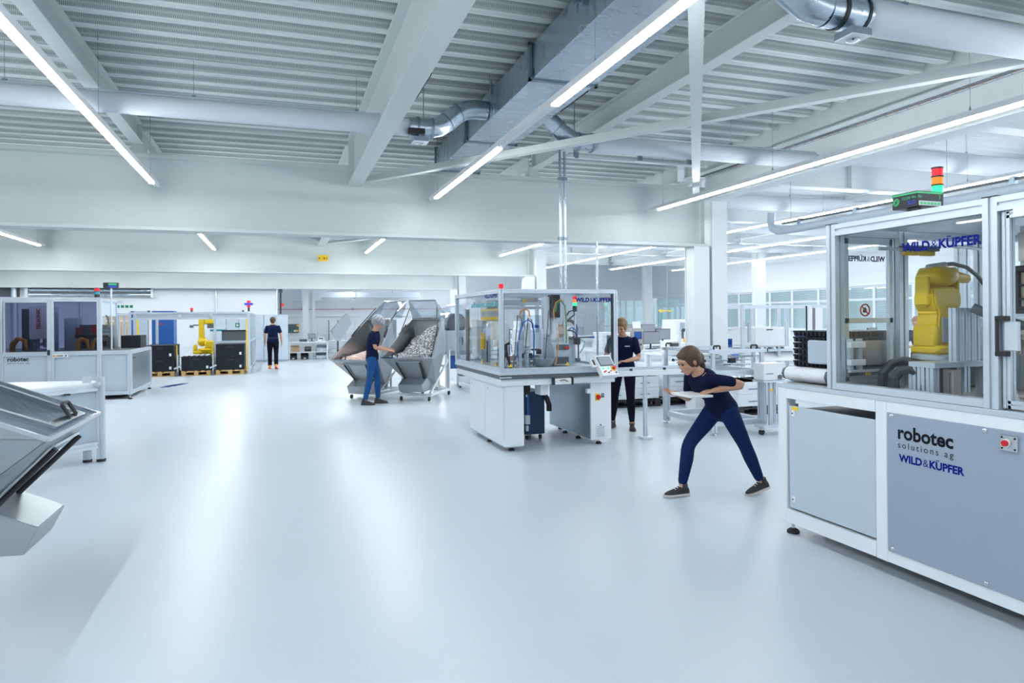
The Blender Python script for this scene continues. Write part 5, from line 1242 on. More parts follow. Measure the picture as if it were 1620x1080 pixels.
m = mb(); m.box(-2.62, -2.3, 23.84, 23.94, 1.46, 1.5); m.box(-2.72, -2.62, 23.8, 23.98, 1.40, 1.48); m.box(-2.2, -1.95, 23.72, 23.78, 1.38, 1.5); t.part('gripper', m, MT['greydark'])
t.part('vacuum_plate', mb().box(-2.12, -1.62, 23.7, 23.9, 1.28, 1.34), MT['teal'])
t = Thing('tall_cabinet', 'tall deep blue cabinet at the back of the robot cell', 'cabinet', (-3.55, 24.9, 0))
t.part('body', mb().box(-3.92, -3.28, 24.6, 25.3, 0, 1.95, .004), MT['blue']); t.part('edge_trim', mb().box(-4.0, -3.92, 24.58, 25.3, 0, 1.95), MT['whitish']); t.part('door_line', mb().box(-3.74, -3.73, 24.595, 24.6, .02, 1.93), MT['navy_cab'])
t.adopt(text_mesh('lettering', 'Boss', 1, (-3.80, 24.59, 1.50), (1,0,0), (0,0,1), MT['redink'], .02, width=.2))
t = Thing('tall_cabinet', 'narrow pale blue cabinet left of the deep blue one', 'cabinet', (-4.3, 25.2, 0)); t.part('body', mb().box(-4.5, -4.1, 25.0, 25.5, 0, 1.95), MT['greylight']); t.part('side', mb().box(-4.6, -4.5, 25.0, 25.5, 0, 1.95), MT['blue'])
t = Thing('partition_board', 'tan board partition left of the blue cabinet', 'board', (-5.2, 26.5, 0))
t.part('board', mb().box(-5.6, -4.85, 26.4, 26.44, .75, 1.62), MT['card']); t.part('board', mb().box(-5.6, -4.85, 26.4, 26.44, 1.66, 1.84), MT['card']); t.part('blue_band', mb().box(-5.6, -4.85, 26.39, 26.44, 1.85, 1.90), MT['blue']); t.part('post', mb().box(-4.85, -4.78, 26.38, 26.46, 0, 1.92), MT['alu']); t.part('post', mb().box(-5.67, -5.6, 26.38, 26.46, 0, 1.92), MT['alu'])
t.part('shelf', mb().box(-5.6, -4.85, 26.1, 26.5, .70, .74), MT['white']); t.part('shelf', mb().box(-5.6, -4.85, 26.1, 26.5, .45, .49), MT['white'])
t = Thing('exit_sign', 'green sign strip on the wall above the tan board', 'sign', (-5.3, 28.55, 2.1)); t.part('plate', mb().box(-5.75, -5.15, 28.575, 28.598, 2.10, 2.24), MT['white'])
for i in range(4): t.part('symbol', mb().box(-5.72+i*.145, -5.61+i*.145, 28.57, 28.576, 2.12, 2.22), MT['signgreen'])
t = Thing('storage_box', 'dark grey box on the rail right of the yellow robot', 'box', (-1.4, 23.2, .95)); t.part('body', mb().box(-1.72, -1.02, 23.0, 23.4, .995, 1.29, .01), MT['greydark']); t.part('lid', mb().box(-1.74, -1.0, 22.98, 23.42, 1.29, 1.32, .006), MT['crate'])
solo('box_shelf', mb().box(-1.85, -.95, 22.90, 23.5, .976, .994), MT['alu'], 'thin rail shelf carrying the dark grey box', 'shelf', (-1.4, 23.2, .945))
for i in range(6):
    a = -2.40+i*.45; t = Thing('locker', ['pale locker behind the yellow robot arm', 'pale locker behind the robot gripper post', 'pale locker with the green first aid sign', 'pale locker right of the first aid sign, beside the cell corner', 'pale locker right behind the walking man', 'pale locker at the right end of the row'][i], 'locker', (a+.225, 28.4, 0), 'row of pale lockers')
    t.part('body', mb().box(a+.004, a+.446, 28.22, 28.58, .06, 1.83, .003), MT['greydoor']); t.part('door', mb().box(a+.010, a+.440, 28.205, 28.22, .08, 1.82, .003), MT['greydoor']); t.part('plinth', mb().box(a+.01, a+.44, 28.25, 28.58, 0, .06), MT['greylight']); t.part('lock', mb().cyl((a+.40, 28.205, 1.0), (a+.40, 28.195, 1.0), .015, n=8), MT['chrome'])
t = Thing('first_aid_sign', 'green first aid sign with a white cross on a locker', 'sign', (-1.55, 28.2, 1.4)); t.part('plate', mb().box(-1.63, -1.47, 28.19, 28.2, 1.36, 1.52), MT['signgreen']); t.part('cross', mb().box(-1.57, -1.53, 28.186, 28.191, 1.39, 1.49).box(-1.60, -1.50, 28.186, 28.191, 1.42, 1.46), MT['white'])
# blue and white floor stickers beside the cell
for i in range(3): solo('floor_sticker', mb().slab([(-2.78+i*.10, 18.5+i*.25, .003), (-2.58+i*.10, 18.5+i*.25, .003), (-2.50+i*.12, 19.0+i*.25, .003), (-2.70+i*.12, 19.0+i*.25, .003)], .004, (0,0,1)), MT['blue'], ['blue floor sticker nearest the left cell', 'blue floor sticker between two others', 'blue floor sticker nearest the pallets'][i], 'floor sticker', (-2.6+i*.1, 18.7+i*.25, 0), 'blue floor stickers')
# ---------------------------------------------------------------- goods and benches in the background
def carton(label, x, y, z, w, d, h):
    t = Thing('carton', label, 'box', (x, y, z), 'white cartons on the black pallets')
    b = t.part('body', mb().box(x-w/2, x+w/2, y-d/2, y+d/2, z, z+h, .004), MT['white']); t.part('lid', mb().box(x-w/2-.004, x+w/2+.004, y-d/2-.004, y+d/2+.004, z+h-.07, z+h, .003), MT['white'], b)
    t.adopt(text_mesh('lettering', 'WILD&KUPFER', 1, (x-.10, y-d/2-.006, z+h*.35), (1,0,0), (0,0,1), MT['logo'], .02, width=.2), b); return t
pallet('black pallet under the left white cartons behind the operator', 5.95, 11.3, 'black', 'black plastic pallets', 1.2, .8)
pallet('black pallet under the right white cartons behind the operator', 7.25, 11.3, 'black', 'black plastic pallets', 1.2, .8)
pallet('black pallet behind the profile table', 7.62, 9.70, 'black', 'black plastic pallets', 1.2, .8)
wd = ['lower left', 'lower right', 'upper left', 'upper right']
for nm, px, py in (('left pallet behind the operator', 5.95, 11.3), ('right pallet behind the operator', 7.25, 11.3), ('pallet behind the profile table', 7.62, 9.70)):
    for i, (dx, z) in enumerate(((-.29, .145), (.29, .145), (-.29, .345), (.29, .345))):
        carton('white carton, %s one on the %s' % (wd[i], nm), px+dx, py, z, .57, .76, .198)

def bench(label, x, y, w, d=.75, h=.86, grp='white workbenches in the bright hall', shelf=True):
    t = Thing('workbench', label, 'workbench', (x, y, 0), grp)
    t.part('bench_top', mb().box(x-w/2, x+w/2, y-d/2, y+d/2, h-.04, h, .004), MT['white'])
    for sx in (-1, 1):
        for sy in (-1, 1): t.part('leg', mb().box(x+sx*(w/2-.05)-.025, x+sx*(w/2-.05)+.025, y+sy*(d/2-.05)-.025, y+sy*(d/2-.05)+.025, 0, h-.04), MT['white'])
    if shelf: t.part('lower_shelf', mb().box(x-w/2+.04, x+w/2-.04, y-d/2+.05, y+d/2-.03, .28, .31), MT['white'])
    return t
def monitor(label, x, y, z, rz=0, w=.5, h=.30):
    t = Thing('monitor', label, 'monitor', (x, y, z), 'screens on the benches'); M = Matrix.Translation((x, y, z)) @ Matrix.Rotation(rz, 4, 'Z')
    t.part('foot', mb().box(-.11, .11, -.08, .08, 0, .015, .003, M), MT['black']); t.part('stand', mb().box(-.02, .02, .0, .02, .015, .2, .0, M), MT['black'])
    c = t.part('case', mb().box(-w/2, w/2, -.02, .02, .12, .12+h, .004, M), MT['black']); t.part('screen', mb().box(-w/2+.012, w/2-.012, -.023, -.019, .135, .105+h, 0, M), MT['screen'], c)
def bin_(label, x, y, z, mat, w=.2, d=.3, h=.14):
    t = Thing('storage_bin', label, 'bin', (x, y, z), 'open storage bins on the benches')
    m = mb(); b = .008
    m.box(x-w/2, x+w/2, y-d/2, y+d/2, z, z+b); m.box(x-w/2, x-w/2+b, y-d/2, y+d/2, z, z+h); m.box(x+w/2-b, x+w/2, y-d/2, y+d/2, z, z+h); m.box(x-w/2, x+w/2, y+d/2-b, y+d/2, z, z+h); m.box(x-w/2, x+w/2, y-d/2, y-d/2+b, z, z+h*.55)
    bd = t.part('body', m, MT[mat]); t.part('label_card', mb().box(x-.04, x+.04, y-d/2-.003, y-d/2, z+.02, z+.06), MT['whitish'], bd)
def device(label, x, y, z, w, d, h, mat='whitish', front='greydark', name='bench_device'):
    t = Thing(name, label, 'device', (x, y, z), None)
    b = t.part('housing', mb().box(x-w/2, x+w/2, y-d/2, y+d/2, z, z+h, .012), MT[mat]); t.part('front_panel', mb().box(x-w*.36, x+w*.36, y-d/2-.004, y-d/2, z+h*.5, z+h*.85, .002), MT[front], b)
    t.part('knob', mb().cyl((x+w*.25, y-d/2, z+h*.25), (x+w*.25, y-d/2-.02, z+h*.25), .018, n=10), MT['black'], b)
    return t
def microscope(label, x, y, z):
    t = Thing('microscope', label, 'microscope', (x, y, z)); t.part('base', mb().box(x-.12, x+.12, y-.1, y+.12, z, z+.03, .006), MT['whitish'])
    m = mb(); m.tube([(x, y+.09, z+.03), (x, y+.10, z+.22), (x, y+.06, z+.30), (x, y-.02, z+.32)], .03, 8); t.part('arm', m, MT['whitish'], smooth=True)
    t.part('tube', mb().cyl((x, y-.04, z+.14), (x, y-.04, z+.34), .035, n=12), MT['greydark'], smooth=True); t.part('eyepiece', mb().cyl((x-.03, y-.05, z+.34), (x-.03, y-.12, z+.42), .02, n=10).cyl((x+.03, y-.05, z+.34), (x+.03, y-.12, z+.42), .02, n=10), MT['black'], smooth=True)
# glazed rack with white doors behind the profile table
t = Thing('frame_rack', 'aluminium frame rack with a white cover behind the profile table', 'rack', (8.7, 10.6, 0))
r = mb()
for x in (7.88, 8.66, 9.45, 10.2):
    for y in (10.3, 11.0): r.prof((x, y, 0), (x, y, 1.80), .06)
for y in (10.3, 11.0):
    for z in (.2, 1.0, 1.79): r.prof((7.88, y, z), (10.2, y, z), .055)
for x in (7.88, 10.2):
    for z in (.2, 1.0, 1.79): r.prof((x, 10.3, z), (x, 11.0, z), .055)
t.part('frame', r, MT['alu']); cv = t.part('cover', mb().box(8.10, 8.78, 10.25, 10.9, 1.06, 1.42, .02), MT['whitish'], label='white cover with a black slot handle')
t.part('slot_handle', mb().box(8.36, 8.50, 10.243, 10.25, 1.36, 1.378, .002), MT['black'], cv)
t.part('black_post', mb().cyl((9.28, 10.27, 1.3), (9.28, 10.27, 1.80), .014, n=10), MT['black']); t.part('white_board', mb().box(9.32, 9.66, 10.27, 10.29, 1.30, 1.76), MT['white']); t.part('work_plate', mb().box(7.9, 10.2, 10.3, 11.0, .98, 1.0), MT['white'])
t.part('chute_sheet', mb().slab([(8.3, 10.2, .80), (9.0, 10.2, .80), (9.1, 10.5, 1.03), (8.3, 10.5, 1.03)], .01), MT['whitish'])
t.part('switch_strip', mb().box(7.98, 8.04, 10.26, 10.3, 1.15, 1.5, .004), MT['greylight'])
for i in range(7): t.part('fitting', mb().box(8.15+i*.09, 8.20+i*.09, 10.24, 10.3, 1.02, 1.05), MT[('greydark', 'whitish', 'galv')[i % 3]])
# printer like white box beside the big machine
t = Thing('supply_box', 'white box with blue lettering on the trolley beside the big machine', 'box', (6.3, 7.7, .747))
b = t.part('body', mb().box(6.165, 6.53, 7.62, 7.83, .747, .98, .006), MT['whitish']); t.adopt(text_mesh('lettering', 'WILD&KUPFER', 1, (6.20, 7.617, .83), (1,0,0), (0,0,1), MT['logo'], .02, width=.12), b)
t.part('round_lock', mb().cyl((6.43, 7.62, .79), (6.43, 7.605, .79), .03, n=14), MT['greydark'], b)

bench('white bench with colourful bins right of the columns', 8.35, 12.6, 1.9); bench('white bench in front of the black trays, first by the windows', 11.6, 11.6, 2.2)
bench('white bench behind the first column with a white machine', 7.6, 14.2, 1.8); bench('white bench with a monitor by the right windows', 15.2, 14.2, 2.2); bench('white bench seen through the glazed cell', 13.85, 11.9, 2.0)
bench('white bench in the middle of the bright hall', 10.6, 17.0, 2.2); bench('white bench near the office windows', 12.6, 22.5, 2.4); bench('white bench by the far right window column', 16.5, 19.2, 2.2)
bench('white bench left of the office windows', 9.2, 21.8, 2.2)
bin_('deep blue bin on the bench right of the columns', 9.0, 12.4, .86, 'blue', .22, .3, .28); bin_('red bin on the bench right of the columns', 8.78, 12.65, 1.10, 'redink', .24, .2, .1); device('grey stand carrying the red bin', 8.78, 12.65, .86, .22, .2, .235, 'galv')
device('black control box on the bench right of the columns', 8.35, 12.5, .86, .22, .3, .2, 'greydark'); microscope('pale microscope on the bench right of the columns', 8.58, 12.4, .86)
device('white tool case on the bench by the deep blue bin', 7.75, 12.5, .86, .3, .3, .25)
device('large white housing behind the first column', 7.2, 14.1, .86, .7, .5, .42); device('brown machine head beside the white housing', 7.80, 14.1, .86, .28, .3, .5, 'brownsteel', 'blue'); monitor('monitor on the bench behind the first column', 8.28, 14.2, .86, .2)
monitor('monitor on the bench by the right windows', 15.0, 14.2, .86, .3); device('white bench device by the right windows', 15.9, 14.1, .86, .5, .4, .3)
monitor('monitor on the bench in the middle of the bright hall', 10.3, 17.0, .86, .1); bin_('yellow bin on the middle bench', 11.1, 16.9, .86, 'signyellow'); device('tall white device on the middle bench', 11.4, 17.1, .86, .3, .3, .5); microscope('microscope on the middle bench', 10.8, 16.8, .86)
monitor('left dark monitor near the office windows', 12.2, 22.5, .86, .1, .55, .36); monitor('right dark monitor near the office windows', 13.0, 22.5, .86, -.1, .55, .36); bin_('teal bin near the office windows', 13.5, 22.4, .86, 'teal')
device('white device near the far right column', 16.2, 19.2, .86, .6, .4, .35); bin_('blue bin near the far right column', 17.0, 19.1, .86, 'blue'); device('white oven on the bench left of the office windows', 8.9, 21.8, .86, .6, .5, .4); monitor('monitor on the bench left of the office windows', 9.8, 21.8, .86)
device('white device on the bench beyond the trays', 11.0, 11.5, .86, .5, .4, .36); bin_('grey bin on the bench beyond the trays', 11.7, 11.4, .86, 'greylight'); device('white measuring device seen through the glazed cell', 13.6, 11.9, .86, .35, .35, .4); bin_('black bin on the bench seen through the glazed cell', 14.0, 11.8, .86, 'black')
for i in range(4): solo('binder', mb().box(13.2-.10*i, 13.27-.10*i, 11.75, 12.05, .86, 1.22, .004), MT['greydark' if i % 2 else 'whitish'], ('pale' if i % 2 == 0 else 'dark')+' upright binder on the bench seen through the glazed cell', 'binder', (13.24-.1*i, 11.9, .86), ('pale' if i % 2 == 0 else 'dark')+' binders on a bench')
# big white machines in the bright hall
def white_machine(label, x, y, w, d, h):
    t = Thing('moulding_machine', label, 'machine', (x, y, 0), 'white machines in the bright hall')
    t.part('base', mb().box(x-w/2, x+w/2, y-d/2, y+d/2, .06, h*.6, .02), MT['white']); t.part('guard', mb().box(x-w/2, x+w*.1, y-d/2+.03, y+d/2-.03, h*.6, h, .02), MT['whitish']); t.part('window', mb().box(x-w*.42, x, y-d/2+.02, y-d/2+.03, h*.66, h*.92), MT['acryl'])
    t.part('barrel', mb().cyl((x+w*.1, y, h*.78), (x+w*.45, y, h*.78), .10, n=14), MT['alu'], smooth=True); t.part('plinth', mb().box(x-w/2+.05, x+w/2-.05, y-d/2+.05, y+d/2-.05, 0, .06), MT['greydark'])
white_machine('white moulding machine in front of the office windows', 10.2, 25.5, 2.6, 1.1, 1.5); white_machine('white moulding machine by the right wall', 16.6, 24.8, 2.6, 1.1, 1.5); white_machine('white moulding machine behind the operator', 6.9, 16.6, 2.2, 1.0, 1.35); white_machine('white moulding machine far behind the glazed machine', 7.2, 24.0, 2.2, 1.0, 1.4)
t = Thing('hanging_arrow', 'yellow hanging arrow sign in the bright hall', 'sign', (12.2, 20, 1.78)); t.part('shaft', mb().box(12.05, 12.50, 19.99, 20.01, 1.80, 1.835), MT['signyellow']); t.part('head', mb().poly([(11.95, 1.82), (12.08, 1.88), (12.08, 1.755)], 'y', 19.985, 20.015), MT['signyellow']); t.part('wire', mb().cyl((12.3, 20, 1.835), (12.3, 20, 4.8), .004, n=5), MT['galv_dk'])
t = Thing('notice_sheet', 'white notice sheets on a stand behind the operator', 'sign', (11.1, 19.9, 0)); t.part('sheet', mb().slab([(10.95, 19.9, 1.2), (11.25, 19.9, 1.22), (11.22, 19.92, 1.48), (10.93, 19.92, 1.46)], .01), MT['white']); t.part('pole', mb().cyl((11.1, 19.95, 0), (11.1, 19.95, 1.3), .02, n=8), MT['alu'])
# profile framed cell between drum feeder and glazed machine
t = Thing('machine_frame', 'tall aluminium framed cell just left of the glazed machine', 'machine', (4.3, 15.9, 0)); r = mb()
for x in (3.95, 4.5, 5.1):
    for y in (15.6, 16.6): r.prof((x, y, .02), (x, y, 1.94), .06)
for y in (15.6, 16.6):
    for z in (.80, 1.92): r.prof((3.95, y, z), (5.1, y, z), .055)
for x in (3.95, 5.1):
    for z in (.80, 1.92): r.prof((x, 15.6, z), (x, 16.6, z), .055)
t.part('frame', r, MT['alu']); t.part('cabinet', mb().box(3.98, 5.07, 15.63, 16.57, .1, .78, .006), MT['white']); t.part('pane', mb().box(3.98, 5.07, 15.598, 15.604, .84, 1.88), MT['glass']); t.part('tooling', mb().box(4.2, 4.45, 15.9, 16.2, .82, 1.4, .01).cyl((4.7, 16.0, .82), (4.7, 16.0, 1.6), .06, n=12), MT['steel'])
for x, y in ((4.0, 15.65), (5.05, 15.65)): t.part('castor', mb().cyl((x-.02, y-.03, .03), (x+.02, y-.03, .03), .03, n=10), MT['black'])
# packing corner at the far end
t = bench('white packing bench by the far column', 1.1, 29.6, 1.6, .8, .72, 'packing benches at the far end'); bench('second white packing bench near the far hopper', 2.6, 30.4, 1.3, .8, .72, 'packing benches at the far end')
t = Thing('carton', 'brown cardboard box on the lower shelf of the packing bench', 'box', (.5, 29.5, .31)); t.part('body', mb().box(.42, .74, 29.42, 29.75, .312, .56), MT['card']); t.part('flap', mb().box(.42, .74, 29.32, 29.42, .55, .56), MT['card'])
bin_('grey bin on the lower shelf of the packing bench', 1.62, 29.5, .312, 'greylight', .40, .4, .26); bin_('black bin under the packing bench, left', .5, 29.55, 0.002, 'black', .3, .4, .24); bin_('black bin under the packing bench, middle', .95, 29.55, 0.002, 'black', .3, .4, .24); bin_('grey bin under the packing bench, right', 1.6, 29.55, .002, 'greylight', .42, .4, .26)
device('dark scale on the packing bench', .9, 29.5, .72, .3, .3, .10, 'greydark'); monitor('small monitor on the packing bench', 1.25, 29.7, .72, 0, .3, .2); device('white label printer on the packing bench', 1.6, 29.5, .72, .25, .3, .18); device('dark box between the packing bench shelves', 1.08, 29.5, .312, .26, .3, .2, 'black')
t = Thing('pin_board', 'dark pin board with yellow notes by the lockers', 'board', (.45, 34.4, 1.0)); t.part('board', mb().box(.36, .85, 34.5, 34.59, 1.0, 1.42), MT['greydark'])
for i, (x, z, c) in enumerate(((.45, 1.06, 'signgreen'), (.62, 1.05, 'whitish'), (.76, 1.3, 'signyellow'), (.72, 1.05, 'signyellow'))): t.part('note', mb().box(x, x+.10, 34.49, 34.5, z, z+.09), MT[c])
t = Thing('bulk_hopper', 'small grey far hopper on a post at the end of the hall', 'hopper', (2.45, 29.6, 0))
m = mb(); m.loft([[V((2.02, 29.4, 1.15)), V((2.66, 29.4, 1.86)), V((2.66, 30.0, 1.86)), V((2.02, 30.0, 1.15))], [V((2.26, 29.6, .72)), V((2.36, 29.6, .74)), V((2.36, 29.75, .74)), V((2.26, 29.75, .72))]]); m2 = mb(); m2.slab([(2.02, 29.38, 1.15), (2.66, 29.38, 1.88), (2.86, 29.5, 1.45), (2.40, 29.55, .72), (2.26, 29.5, .72)], .02)
t.part('cone', m, MT['steel']); t.part('front_sheet', m2, MT['steel']); t.part('post', mb().cyl((2.30, 29.65, .3), (2.30, 29.65, .74), .04, n=10), MT['greydark']); t.part('foot', mb().box(2.1, 2.5, 29.45, 29.85, 0, .06), MT['black']); t.part('support', mb().box(2.26, 2.34, 29.6, 29.7, .06, .35), MT['black'])
for i, (x, lab) in enumerate(((1.7, 'wire rack at the far wall, left one'), (2.2, 'wire rack at the far wall, middle one'), (3.0, 'wire rack at the far wall, right one'))):
    t = Thing('wire_rack', lab, 'rack', (x, 33.6, 0), 'wire racks at the far wall'); r = mb()
    for k in (0, .42):
        for yy in (33.4, 33.8): r.cyl((x+k, yy, 0), (x+k, yy, 1.6), .012, n=6)
    t.part('frame', r, MT['greydark' if i == 1 else 'alu'])
    for z in (.5, .95, 1.4): t.part('wire_shelf', mb().box(x, x+.42, 33.4, 33.8, z, z+.015), MT['alu'])
t = Thing('rectangular_duct', 'galvanised duct under the far end of the roof', 'duct', (3, 33.4, 2.6)); t.part('duct_section', mb().box(1.4, 3.4, 33.2, 33.7, 2.66, 2.92, .004), MT['galv_far']); t.part('duct_section', mb().box(3.45, 6.5, 33.2, 33.7, 2.66, 2.92, .004), MT['galv_far']); t.part('drop_box', mb().box(1.5, 1.85, 33.1, 33.5, 2.50, 3.10, .004), MT['galv_far']); t.part('drop_box', mb().box(.55, .95, 33.1, 33.5, 2.48, 3.15, .004), MT['galv_far']); t.part('flange', mb().box(3.39, 3.46, 33.17, 33.73, 2.63, 2.95), MT['galv_dk']); t.part('hanger', mb().cyl((2.4, 33.45, 2.9), (2.4, 33.45, 4.25), .01, n=6).cyl((5.2, 33.45, 2.9), (5.2, 33.45, 4.25), .01, n=6), MT['galv_dk'])
t = Thing('wall_pipe', 'thin red pipe along the far wall', 'pipe', (4, 34.5, 2.1)); t.part('tube', mb().cyl((-.1, 34.5, 2.13), (9, 34.5, 2.13), .014, n=8), paint('dull_red_pipe', (.45, .22, .22), .5))
for x in (1.0, 3.4, 6): t.part('clip', mb().box(x-.02, x+.02, 34.5, 34.6, 2.08, 2.2), MT['galv_dk'])
t = Thing('wall_pipe', 'white trunking below the red pipe on the far wall', 'pipe', (4, 34.5, 1.9)); t.part('trunk', mb().box(-.1, 9, 34.45, 34.6, 1.78, 1.92), MT['white'])
t = Thing('chain_hoist', 'black chain hoist hanging beside the far column', 'hoist', (.05, 28.3, 1.9)); t.part('chain', mb().cyl((.02, 28.5, 1.86), (.03, 28.5, 2.7), .035, n=8), MT['black']); t.part('tag', mb().box(.06, .14, 28.45, 28.5, 2.15, 2.28), MT['ltred']); t.part('hook_block', mb().box(-.04, .10, 28.45, 28.6, 2.7, 2.84, .01), MT['greydark'])
# ---------------------------------------------------------------- people
def grown(m, name, mat, voxel=.008, it=5, fac=.5):
    """fuses overlapping shapes into one continuous skin"""
    o = m.obj(name, mat)
    r = o.modifiers.new('r', 'REMESH'); r.mode = 'VOXEL'; r.voxel_size = voxel
    s = o.modifiers.new('s', 'SMOOTH'); s.iterations = it; s.factor = fac
    dg = bpy.context.evaluated_depsgraph_get()
    me = bpy.data.meshes.new_from_object(o.evaluated_get(dg))
    old = o.data; o.modifiers.clear(); o.data = me; bpy.data.meshes.remove(old)
    me.name = name; me.materials.clear(); me.materials.append(mat)
    for p in me.polygons: p.use_smooth = True
    return o

def curve_pts(P, n=5):
    """Catmull-Rom through (point, radius) pairs"""
    out = []
    for i in range(len(P)-1):
        p0, p1, p2, p3 = P[max(i-1,0)], P[i], P[i+1], P[min(i+2, len(P)-1)]
        for k in range(n):
            t = k/n
            f = lambda a, b, c, d: .5*((2*b)+(-a+c)*t+(2*a-5*b+4*c-d)*t*t+(-a+3*b-3*c+d)*t**3)
            out.append((V([f(p0[0][j], p1[0][j], p2[0][j], p3[0][j]) for j in range(3)]), f(p0[1], p1[1], p2[1], p3[1])))
    out.append((V(P[-1][0]), P[-1][1])); return out
def limb(m, P, n=4, seg=12):
    q = curve_pts([(V(a), r) for a, r in P], n); m.tube([a for a, r in q], [r for a, r in q], seg)
    m.ball(P[0][0], P[0][1]*.98, n=10, m=6); m.ball(P[-1][0], P[-1][1]*.98, n=10, m=6)

def hand(m, wrist, d, palm_n, side, curl=.5, s=1.0):
    """palm, four unequal bent fingers and a thumb from the side of the palm"""
    d = V(d).normalized(); nn = (V(palm_n)-d*V(palm_n).dot(d)).normalized(); l = d.cross(nn)*side
    w = V(wrist)
    rings = []
    for f, hw, ht in ((0, .022, .017), (.03, .032, .016), (.06, .038, .014), (.085, .038, .012)):
        c = w+d*f*s; rings.append([c+l*math.cos(2*PI*k/10)*hw*s+nn*math.sin(2*PI*k/10)*ht*s for k in range(10)])
    m.loft(rings)
    for i, (o, L) in enumerate(((-.029, .068), (-.010, .078), (.010, .074), (.028, .058))):
        p = w+d*.082*s+l*o*s; a = curl*(.85+.12*i); q = d.copy(); pts = [p]; rr = [.0088*s]
        for j, fr in enumerate((.42, .32, .26)):
            ang = a*(j+1)*.62; v = d*math.cos(ang)+nn*math.sin(ang)
            p = p+v*L*fr*s; pts.append(p); rr.append((.0084, .0078, .0068)[j]*s)
        m.tube(pts, rr, 7); m.ball(pts[-1], rr[-1], n=7, m=5)
    p = w+d*.025*s-l*.030*s; v1 = (d*.62-l*.68+nn*.25).normalized(); v2 = (d*.85-l*.25+nn*.35).normalized()
    m.tube([p, p+v1*.036*s, p+v1*.036*s+v2*.032*s], [.0115*s, .0100*s, .0078*s], 7); m.ball(p+v1*.036*s+v2*.032*s, .0078*s, n=7, m=5)

def head_shapes(m, c, f, up, s=1.0):
    f = V(f).normalized(); up = (V(up)-f*V(up).dot(f)).normalized(); l = up.cross(f)
    R = Matrix((l, -f, up)).transposed()            # local x left, -y forward, z up
    def B(p, r, sc): m.ball(V(c)+R @ (V(p)*s), r*s, sc, 14, 10, R)
    B((0, .012, .025), .100, (.76, .98, .92)); B((0, -.018, -.035), .080, (.78, .88, 1.0)); B((0, -.045, -.082), .042, (.95, .85, .75))
    B((0, -.068, .022), .045, (1.25, .5, .5))       # brow
    m.loft([[V(c)+R @ (V((x*w, y, z))*s) for x, w in ((-1, w0), (1, w0), (0, w0))] for (w0, z, y) in ((.006, .012, -.088), (.012, -.022, -.104), (.014, -.030, -.088))])
    B((0, -.094, -.024), .014, (1.05, 1.1, .8)); B((.03, -.065, -.028), .028, (1, .8, 1)); B((-.03, -.065, -.028), .028, (1, .8, 1))
    B((0, -.083, -.060), .018, (1.5, .7, .7))
    for k in (-1, 1): B((k*.078, .012, -.012), .030, (.28, .62, 1.0))
    return R

def shoe(t, ank, d, mat, sole, s=1.0, pitch=0.0):
    d = V((d[0], d[1], 0)).normalized(); l = V((-d.y, d.x, 0)); a = V(ank)
    dz = V((0, 0, 1)); f = d*math.cos(pitch)+dz*math.sin(pitch); u = dz*math.cos(pitch)-d*math.sin(pitch)
    base = a-u*.085*s
    m = mb()
    rings = []
    for x, hw, h in ((-.075, .026, .055), (-.055, .036, .085), (-.01, .037, .100), (.04, .040, .078), (.09, .046, .056), (.14, .044, .042), (.175, .030, .030), (.188, .012, .018)):
        c = base+f*x*s; rings.append([c+l*math.cos(2*PI*k/12)*hw*s+u*(max(0, math.sin(2*PI*k/12))*h+.012)*s for k in range(12)])
    m.loft(rings)
    m.tube([base+u*.07*s-f*.02*s, base+u*.115*s-f*.015*s], [.044*s, .042*s], 12)
    sh = t.adopt(grown(m, 'shoe', mat, .007, 3))
    q = mb(); rg = []
    for x, hw in ((-.082, .020), (-.065, .036), (0, .038), (.09, .050), (.15, .046), (.185, .026), (.196, .010)):
        c = base+f*x*s; rg.append([c+l*hw*s, c+l*hw*s+u*.022*s, c-l*hw*s+u*.022*s, c-l*hw*s])
    q.loft(rg); t.part('sole', q, sole, sh)
    lc = mb()
    for i in range(4):
        c = base+f*(.035+.022*i)*s+u*(.092-.013*i)*s; lc.tube([c-l*.022*s, c+u*.004*s, c+l*.022*s], .003*s, 5)
    t.part('laces', lc, MT['whitish'] if sole == MT['sole'] else mat, sh)

